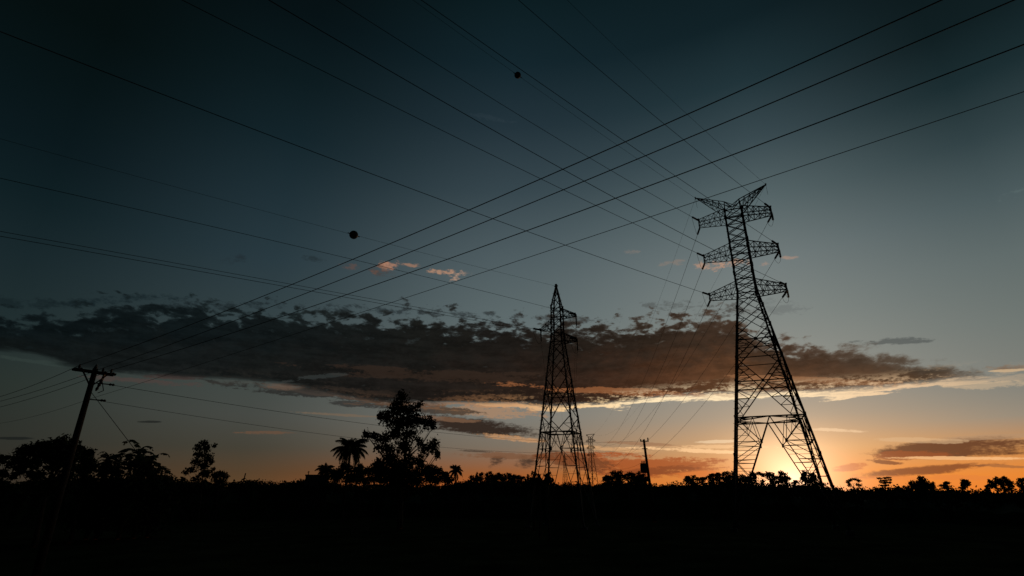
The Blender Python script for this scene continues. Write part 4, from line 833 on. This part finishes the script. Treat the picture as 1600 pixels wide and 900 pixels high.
for zz, ln in ((9.82, .9), (8.9, .5)):
    m = MB(); q = L_((PT.x, PT.y, zz)); e = q + Vector((ADIR.x * .25 + .1, ADIR.y * .25 + .05, 0)) + Vector((.72, .69, 0)) * (ln * .5)
    m.bar(q - FD * .12, e, .055); m.lathe(e, e + Vector((.72, .69, -.02)).normalized() * .28, [(0, .03), (.25, .08), (.5, .04), (.75, .08), (1, .03)], 8); m.build('bracket', M['steel'], pole)
m = MB(); g0 = L_((PT.x, PT.y, 9.4)); m.tube([g0, L_((-13.9, 29.85, 0.1))], .016, 5); m.build('guy_wire', M['cable'], pole)

PW = [('W1', (-24.059, 29.144, 10.671), (.02468, .00108), (-.07558, .00486), .015, 'uppermost of the four wires sweeping from the utility pole to the top right'),
      ('W2', (-23.41, 30.07, 10.721), (.03629, .00083), (-.04161, .00141), .015, 'second of the four roadside wires sweeping from the utility pole to the top right'),
      ('W3', (-23.175, 30.406, 10.671), (.01298, .00092), (-.05638, .00157), .015, 'third roadside wire from the utility pole, reaching the right edge above the thin one'),
      ('W4', (-23.515, 29.85, 8.926), (.04642, .00028), (-.06377, .00309), .0085, 'lowest and thinnest roadside wire from the utility pole, passing just over the large pylon')]
for key, P, f, g, r, lab in PW:
    p1 = catenary(P, 304, g[0], g[1] if key in ('W2', 'W3') else min(g[1], .0028), 32, 24)[::-1]; p2 = catenary(P, 123, f[0], f[1], 62, 50)
    wire('overhead_wire', lab, 'overhead wire', p1 + p2[1:], r, 'roadside wires on the utility pole')

# the distant transformer pole and the two spans to it
p2top = Vector((20.966, 87.524, 11.9))
tp = empty('utility_pole', (21.4, 87.5, 0)); tag(tp, 'leaning utility pole with a transformer, between the two pylons', 'utility pole')
T_ = lambda x, y, z: (x - 21.4 + 0.0, y - 87.5, z)
bx, tx = 21.55, 20.966
def onp(z): return Vector((bx + (tx - bx) * z / 11.9 - 21.4, 0.02, z))
m = MB(); m.tube([onp(-.5), onp(6), onp(12.0)], [.26, .22, .17], 10); m.build('post', M['wood'], tp, True)
m = MB(); m.bar(onp(11.75) + Vector((-.6, 0, 0)), onp(11.75) + Vector((.75, 0, 0)), .15); m.build('crossarm', M['wood'], tp)
m = MB(); m.bar(onp(10.6) + Vector((-.5, 0, 0)), onp(10.6) + Vector((.4, 0, 0)), .12); m.build('crossarm', M['wood'], tp)
for dx_ in (-.5, .05, .65):
    m = MB(); p = onp(11.8) + Vector((dx_, 0, 0)); m.lathe(p, p + Vector((0, 0, .5 if dx_ > .6 else .28)), [(0, .04), (.3, .13), (.5, .07), (.7, .13), (1, .05)], 8); m.build('insulator', M['glass'], tp)
tf = MB(); c = onp(7.7) + Vector((-.62, -.1, 0))
tf.lathe(c - Vector((0, 0, .75)), c + Vector((0, 0, .7)), [(0, .40), (.03, .46), (.93, .46), (.94, .5), (.99, .5), (1, .3)], 14)
for k in range(8):
    an = k * math.pi / 4 + .2; tf.bar(c + Vector((.5 * math.cos(an), .5 * math.sin(an), -.55)), c + Vector((.5 * math.cos(an), .5 * math.sin(an), .5)), .09)
t_o = tf.build('transformer', M['grey'], tp)
for k in (-1, 0, 1):
    m = MB(); p = c + Vector((k * .22, 0, .68)); m.lathe(p, p + Vector((0, 0, .4)), [(0, .05), (.3, .09), (.5, .05), (.7, .08), (1, .03)], 8); m.build('bushing', M['glass'], t_o)
for dz_ in (.35, -.45):
    m = MB(); m.bar(c + Vector((0, 0, dz_)), onp(7.7 + dz_), .12); m.build('bracket', M['steel'], tp)
m = MB(); m.bar(onp(9.4), onp(9.4) + Vector((-.55, 0, .15)), .1); m.build('street_bracket', M['steel'], tp)
def span(a, b, sag, r, lab):
    a, b = Vector(a), Vector(b)
    wire('overhead_wire', lab, 'overhead wire', [a + (b - a) * u - Vector((0, 0, 4 * sag * u * (1 - u))) for u in (i / 40 for i in range(41))], r, 'thin wires between the two utility poles')
span((-23.2, 30.1, 9.82), (20.7, 87.5, 11.8), 1.3, .013, 'upper thin wire sagging from the left utility pole towards the transformer pole')
span((-23.3, 30.05, 8.87), (20.8, 87.5, 10.65), 1.6, .011, 'lower thin wire sagging from the left utility pole towards the transformer pole')

# ------------------------------------------------------------------ foliage
def leaf_cloud(rng, lobes, size, dens, depthf=1.0):
    V_, = ([],)
    for (x, y, z, rx, rz) in lobes:
        ry = (rx + rz) / 2 * depthf
        n = int(dens * 30 * rx * rz / size ** 2)
        n = max(n, 24)
        d = rng.normal(size=(n, 3)); d /= np.linalg.norm(d, axis=1)[:, None]
        rx *= 1.38; rz *= 1.38; ry *= 1.38
        rad = rng.random(n) ** 0.5 * (1 + rng.normal(size=n) * 0.12)
        # clumps: pull leaves towards a handful of twig ends
        k = max(5, n // 28); tw = rng.normal(size=(k, 3)); tw /= np.linalg.norm(tw, axis=1)[:, None]; tw *= (rng.random(k) ** .4)[:, None] * 1.02
        p = d * rad[:, None]; near = tw[rng.integers(0, k, n)]
        w = rng.random(n)[:, None] * 0.6; p = p * (1 - w) + near * w + rng.normal(size=(n, 3)) * .05
        c = np.array([x, y, z]) + p * np.array([rx, ry, rz])
        a = rng.normal(size=(n, 3)); a /= np.linalg.norm(a, axis=1)[:, None]
        b = np.cross(a, rng.normal(size=(n, 3))); b /= np.linalg.norm(b, axis=1)[:, None]
        s_ = size * (0.6 + 0.8 * rng.random(n))[:, None]
        q = np.stack([c - a * s_ * .62, c + b * s_ * .34 - a * s_ * .1, c + a * s_ * .62, c - b * s_ * .34 + a * s_ * .05], 1)
        V_.append(q.reshape(-1, 3))
    return np.concatenate(V_)
def leaves_obj(name, verts, mat, parent, origin):
    me = bpy.data.meshes.new(name); v = verts - np.array(origin); n = len(v) // 4
    me.vertices.add(len(v)); me.vertices.foreach_set('co', v.astype(np.float32).ravel())
    me.loops.add(n * 4); me.loops.foreach_set('vertex_index', np.arange(n * 4, dtype=np.int32))
    me.polygons.add(n); me.polygons.foreach_set('loop_start', np.arange(0, n * 4, 4, dtype=np.int32))
    me.update(calc_edges=True); me.materials.append(mat)
    o = bpy.data.objects.new(name, me); COL.objects.link(o)
    if parent: o.parent = parent
    return o
for ti, (name, label, cat, group, bx_, by_, leaf, dens, tw, lobes) in enumerate(TREES):
    rng = np.random.default_rng(100 + ti); rnd = random.Random(ti)
    org = (bx_, by_, 0.0); root = empty(name, org); tag(root, label, cat, group)
    leaves_obj('crown', leaf_cloud(rng, lobes, leaf, dens), M['leaf'], root, org)
    zt = max(l[2] for l in lobes); zb = min(l[2] for l in lobes); xm = sum(l[0] for l in lobes) / len(lobes)
    m = MB(); H = zt
    trunk = []; ph = rnd.random() * 6
    for k in range(7):
        u = k / 6; trunk.append(Vector(((xm - bx_) * u * .8 + math.sin(u * 4 + ph) * tw * .5 * u, rnd.uniform(-.1, .1) * u, -.3 + (H * .93) * u)))
    m.tube(trunk, [tw * .62 * (1.25 - 1.1 * (k / 6)) * .55 + .02 for k in range(7)], 8)
    m.build('trunk', M['bark'], root, True)
    lm = MB(); 
    for (x, y, z, rx, rz) in lobes:
        tgt = Vector((x - bx_, y - by_, z)); zz = max(zb * .45, z - (abs(x - xm) * .9 + rz * 1.5))
        u = min(.95, max(0.1, (zz + .3) / (H * .93))); f = u * 6; i = min(5, int(f)); st = trunk[i] + (trunk[i + 1] - trunk[i]) * (f - i)
        if (tgt - st).length < .4: continue
        mid = (st + tgt) / 2 + Vector((rnd.uniform(-.1, .1), rnd.uniform(-.1, .1), -.08)) * (tgt - st).length
        r0 = tw * .16 * (1.15 - u * .6)
        lm.tube([st, mid, tgt], [r0, r0 * .6, r0 * .25], 5)
        for _ in range(4):
            e = tgt + Vector((rnd.uniform(-1, 1) * rx, rnd.uniform(-1, 1) * rx * .6, rnd.uniform(-.6, 1) * rz))
            lm.tube([tgt if rnd.random() < .5 else mid, e], [r0 * .25, r0 * .1], 4)
    if lm.n: lm.build('branches', M['bark'], root)

def strip(mb, pts, wid, side, fold=0.0):
    """leaf blade along pts"""
    vs = []; n = len(pts)
    for i, p in enumerate(pts):
        w = wid * math.sin(math.pi * (0.12 + 0.86 * i / (n - 1))) ** .7
        vs += [tuple(p - side * w + Vector((0, 0, fold * w))), tuple(p + side * w + Vector((0, 0, fold * w)))]
    mb.addv(vs, [(2 * i, 2 * i + 1, 2 * i + 3, 2 * i + 2) for i in range(n - 1)])
for pi, (lab, x, y, zc, L) in enumerate(PALMS):
    rnd = random.Random(50 + pi); L *= 1.1; root = empty('palm_tree', (x, y, 0)); tag(root, lab, 'palm tree')
    m = MB(); top_ = Vector((0, 0, zc)); 
    m.tube([Vector((-.5 + .5 * (k / 8) ** .6 if pi == 0 else 0, 0, -.3 + (zc + .3) * k / 8)) for k in range(9)], [(.30 - .12 * k / 8) * min(1, L / 3) for k in range(9)], 8)
    m.build('trunk', M['bark'], root, True)
    nf = 38 if L > 3.4 else 26
    for k in range(nf):
        an = k * 2.39996 + rnd.uniform(-.2, .2); el0 = R(90 - 120 * (k / nf) ** 1.25 + rnd.uniform(-14, 14)); fl = L * rnd.uniform(.85, 1.12) * (1.0 if k > 5 else .85)
        h = Vector((math.cos(an), math.sin(an), 0)); side = Vector((-math.sin(an), math.cos(an), 0))
        pts = []; p = top_.copy(); e = el0; ns = 12
        for i in range(ns + 1):
            pts.append(p.copy()); p += (h * math.cos(e) + Vector((0, 0, math.sin(e)))) * fl / ns; e -= R(rnd.uniform(5.5, 12.5)) * (.9 if el0 > R(60) else 1.0)
        mb = MB(); mb.tube(pts, [.05 * (1 - .85 * i / ns) * min(1, L / 3) + .008 for i in range(ns + 1)], 4)
        for i in range(1, ns):
            for j in range(4):
                u = (i + j / 4) / ns; q = pts[i] + (pts[i + 1] - pts[i]) * (j / 4) if i < ns else pts[i]
                t_ = (pts[min(i + 1, ns)] - pts[i]).normalized(); ll = fl * .30 * math.sin(math.pi * (.1 + .85 * u)) + .08
                for sg in (-1, 1):
                    dr = (side * sg * .8 + t_ * .55 + Vector((0, 0, -.5 - rnd.random() * .9))).normalized()
                    e1 = q + dr * ll * rnd.uniform(.8, 1.1); wv = t_ * .045 * max(1, L / 3.2)
                    mb.addv([tuple(q - wv), tuple(q + wv), tuple((q + e1) / 2 + wv * .9), tuple(e1), tuple((q + e1) / 2 - wv * .9)], [(0, 1, 2, 3, 4)])
        mb.build('frond', M['palm'], root)
for bi, (lab, x, y, zc, L) in enumerate(BANANAS):
    rnd = random.Random(90 + bi); root = empty('banana_plant', (x, y, 0)); tag(root, lab, 'banana plant', 'banana plants right of the utility pole')
    base_z = zc - L * .35 + (.4, 1.3, .7, .2, .9)[bi % 5]
    m = MB(); m.tube([Vector((0, 0, -.3)), Vector((.08, 0, base_z * .5)), Vector((0, 0, base_z))], [.22, .18, .1], 8); m.build('stem', M['bark'], root, True)
    for k in range(13):
        an = k * 2.39996 + rnd.uniform(-.3, .3) + bi; h = Vector((math.cos(an), math.sin(an), 0)); side = Vector((-math.sin(an), math.cos(an), 0))
        e = R(rnd.uniform(62, 92) - k * 6); fl = L * rnd.choice((.8, 1.0, 1.3, 1.7)); pts = []; p = Vector((0, 0, base_z - .1 * k * .6)); ns = 12
        for i in range(ns + 1):
            pts.append(p.copy()); p += (h * math.cos(e) + Vector((0, 0, math.sin(e)))) * fl / ns; e -= R(rnd.uniform(4, 12) + 1.1 * i)
        mb = MB(); mb.tube(pts, [.035 * (1 - .8 * i / ns) for i in range(ns + 1)], 4)
        for sg in (-1, 1):                 # torn blade segments
            for i in range(2, ns):
                if rnd.random() < .1: continue
                w = .5 * math.sin(math.pi * (.1 + .85 * i / ns)) ** .6 * min(1.2, L / 1.6); dp = rnd.uniform(-.5, -.1)
                a0, a1 = pts[i], pts[i + 1]
                o_ = side * sg * w + Vector((0, 0, dp * w)) + h * rnd.uniform(0, .1)
                mb.addv([tuple(a0), tuple(a1), tuple(a1 + o_ * .95), tuple(a0 + o_)], [(0, 1, 2, 3)])
        mb.build('leaf', M['palm'], root)
    # lower skirt of dry leaves hides the stem
    rng = np.random.default_rng(900 + bi)
    org = (x, y, 0.0)
    leaves_obj('dry_leaves', leaf_cloud(rng, [(x, y, base_z * .84, .9, .6), (x + .6, y, base_z * .6, 1.6, 1.2), (x - .5, y, base_z * .3, 1.9, 1.3)], .3, 1.5), M['palm'], root, org)

# ------------------------------------------------------------------ scrub belt along the horizon
def interp(t, pts):
    for (a, b), (c, d) in zip(pts, pts[1:]):
        if t <= c: return b + (d - b) * (t - a) / (c - a)
    return pts[-1][1]
def make_scrub():
    rng = np.random.default_rng(5); rnd = random.Random(5); lobes = []; core = MB()
    az_ = -62.0; ring_pts = []
    while az_ < 62:
        e = interp(az_, SCRUB) - 0.12
        for D in (108, 122, 137):
            D2 = D + rnd.uniform(-6, 6); zt = 4 + D2 * math.tan(R(e)) + rnd.uniform(-.75, .35) - (.35 if D == 108 else 0)
            x, y = D2 * math.sin(R(az_)), D2 * math.cos(R(az_)); h = rnd.uniform(.6, 1.15); w = rnd.uniform(.9, 1.9)
            lobes.append((x, y, zt - h * .55, w, h))
            if D == 122: lobes.append((x, y, zt - h - .7, w * 1.1, h))
        az_ += 0.42
    vs = []; fs = []; K = 0; az_ = -64.0
    while az_ <= 64:                       # the closed dark mass under the twigs
        e = interp(az_, SCRUB); s_, c_ = math.sin(R(az_)), math.cos(R(az_))
        zt = 4 + 120 * math.tan(R(e)) - 1.55 + .3 * math.sin(az_ * 2.3) + .25 * math.sin(az_ * 5.1 + 1)
        for D, zz in ((103, -.5), (106, zt * .55), (110, zt * .93), (122, zt), (136, zt * .95), (142, -.5)):
            vs.append((D * s_, D * c_, zz + rnd.uniform(-.15, .15)))
        K += 1; az_ += 0.5
    for i in range(K - 1):
        for j in range(5): fs.append((i * 6 + j, i * 6 + j + 1, (i + 1) * 6 + j + 1, (i + 1) * 6 + j))
    q = leaf_cloud(rng, lobes, .36, .6)
    n0 = len(vs); me = bpy.data.meshes.new('scrub')
    allv = vs + [tuple(v) for v in q]; nf = len(q) // 4
    me.from_pydata(allv, [], fs + [(n0 + 4 * i, n0 + 4 * i + 1, n0 + 4 * i + 2, n0 + 4 * i + 3) for i in range(nf)])
    me.materials.append(M['scrub']); me.update()
    o = bpy.data.objects.new('scrub', me); COL.objects.link(o)
    tag(o, 'continuous dark belt of scrub and bushes closing the field along the horizon', 'scrub', kind='stuff')
make_scrub()

# ------------------------------------------------------------------ small flat building, thin post
def box(mb, x0, x1, y0, y1, z0, z1):
    mb.addv([(x0, y0, z0), (x1, y0, z0), (x1, y1, z0), (x0, y1, z0), (x0, y0, z1), (x1, y0, z1), (x1, y1, z1), (x0, y1, z1)],
            [(3, 2, 1, 0), (4, 5, 6, 7), (0, 1, 5, 4), (1, 2, 6, 5), (2, 3, 7, 6), (3, 0, 4, 7)])
hs = empty('house', (-36.0, 101.0, 0), R(19)); tag(hs, 'small boxy flat-roofed building left of the palms at the foot of the tree line', 'building')
m = MB(); box(m, -.9, 2.9, -2, 3, 0, 6.9); m.build('wall', M['plaster'], hs)
m = MB(); box(m, -1.0, 3.0, -2.1, 3.1, 6.903, 7.1); rf = m.build('roof', M['roof'], hs)
m = MB(); m.tube([(-.5, -1.6, 7.05), (-.5, -1.6, 7.7)], .07, 8); m.tube([(-.7, -1.6, 7.5), (-.3, -1.6, 7.55)], .05, 6); m.build('vent_pipe', M['steel'], rf)
for x0 in (-.6, 1.5):
    for z0 in (1.2, 4.2):
        m = MB(); t_ = .07
        box(m, x0, x0 + 1.1, -2.05, -1.99, z0, z0 + t_); box(m, x0, x0 + 1.1, -2.05, -1.99, z0 + 1.2, z0 + 1.2 + t_)
        box(m, x0, x0 + t_, -2.05, -1.99, z0 + t_, z0 + 1.2); box(m, x0 + 1.1 - t_, x0 + 1.1, -2.05, -1.99, z0 + t_, z0 + 1.2)
        w_ = m.build('window', M['paint'], hs)
        m = MB(); box(m, x0 + t_, x0 + 1.1 - t_, -2.03, -2.004, z0 + t_, z0 + 1.2); m.build('pane', M['pane'], w_)
m = MB(); box(m, .58, 1.38, -2.05, -2.003, .05, 2.1); m.build('door', M['paint'], hs)
tpst = empty('short_post', (-45.2, 94.8, 0)); tag(tpst, 'thin short post rising above the scrub between the slim tree and the flat building', 'post')
m = MB(); m.tube([(0, 0, -.3), (0, 0, 4), (.28, 0, 7.2)], [.14, .12, .09], 8); m.build('shaft', M['wood'], tpst)
m = MB(); m.bar((-.1, 0, 6.2), (.45, 0, 6.35), .12); m.bar((0.0, 0, 5.6), (.3, 0, 5.62), .14); m.build('fitting', M['steel'], tpst)
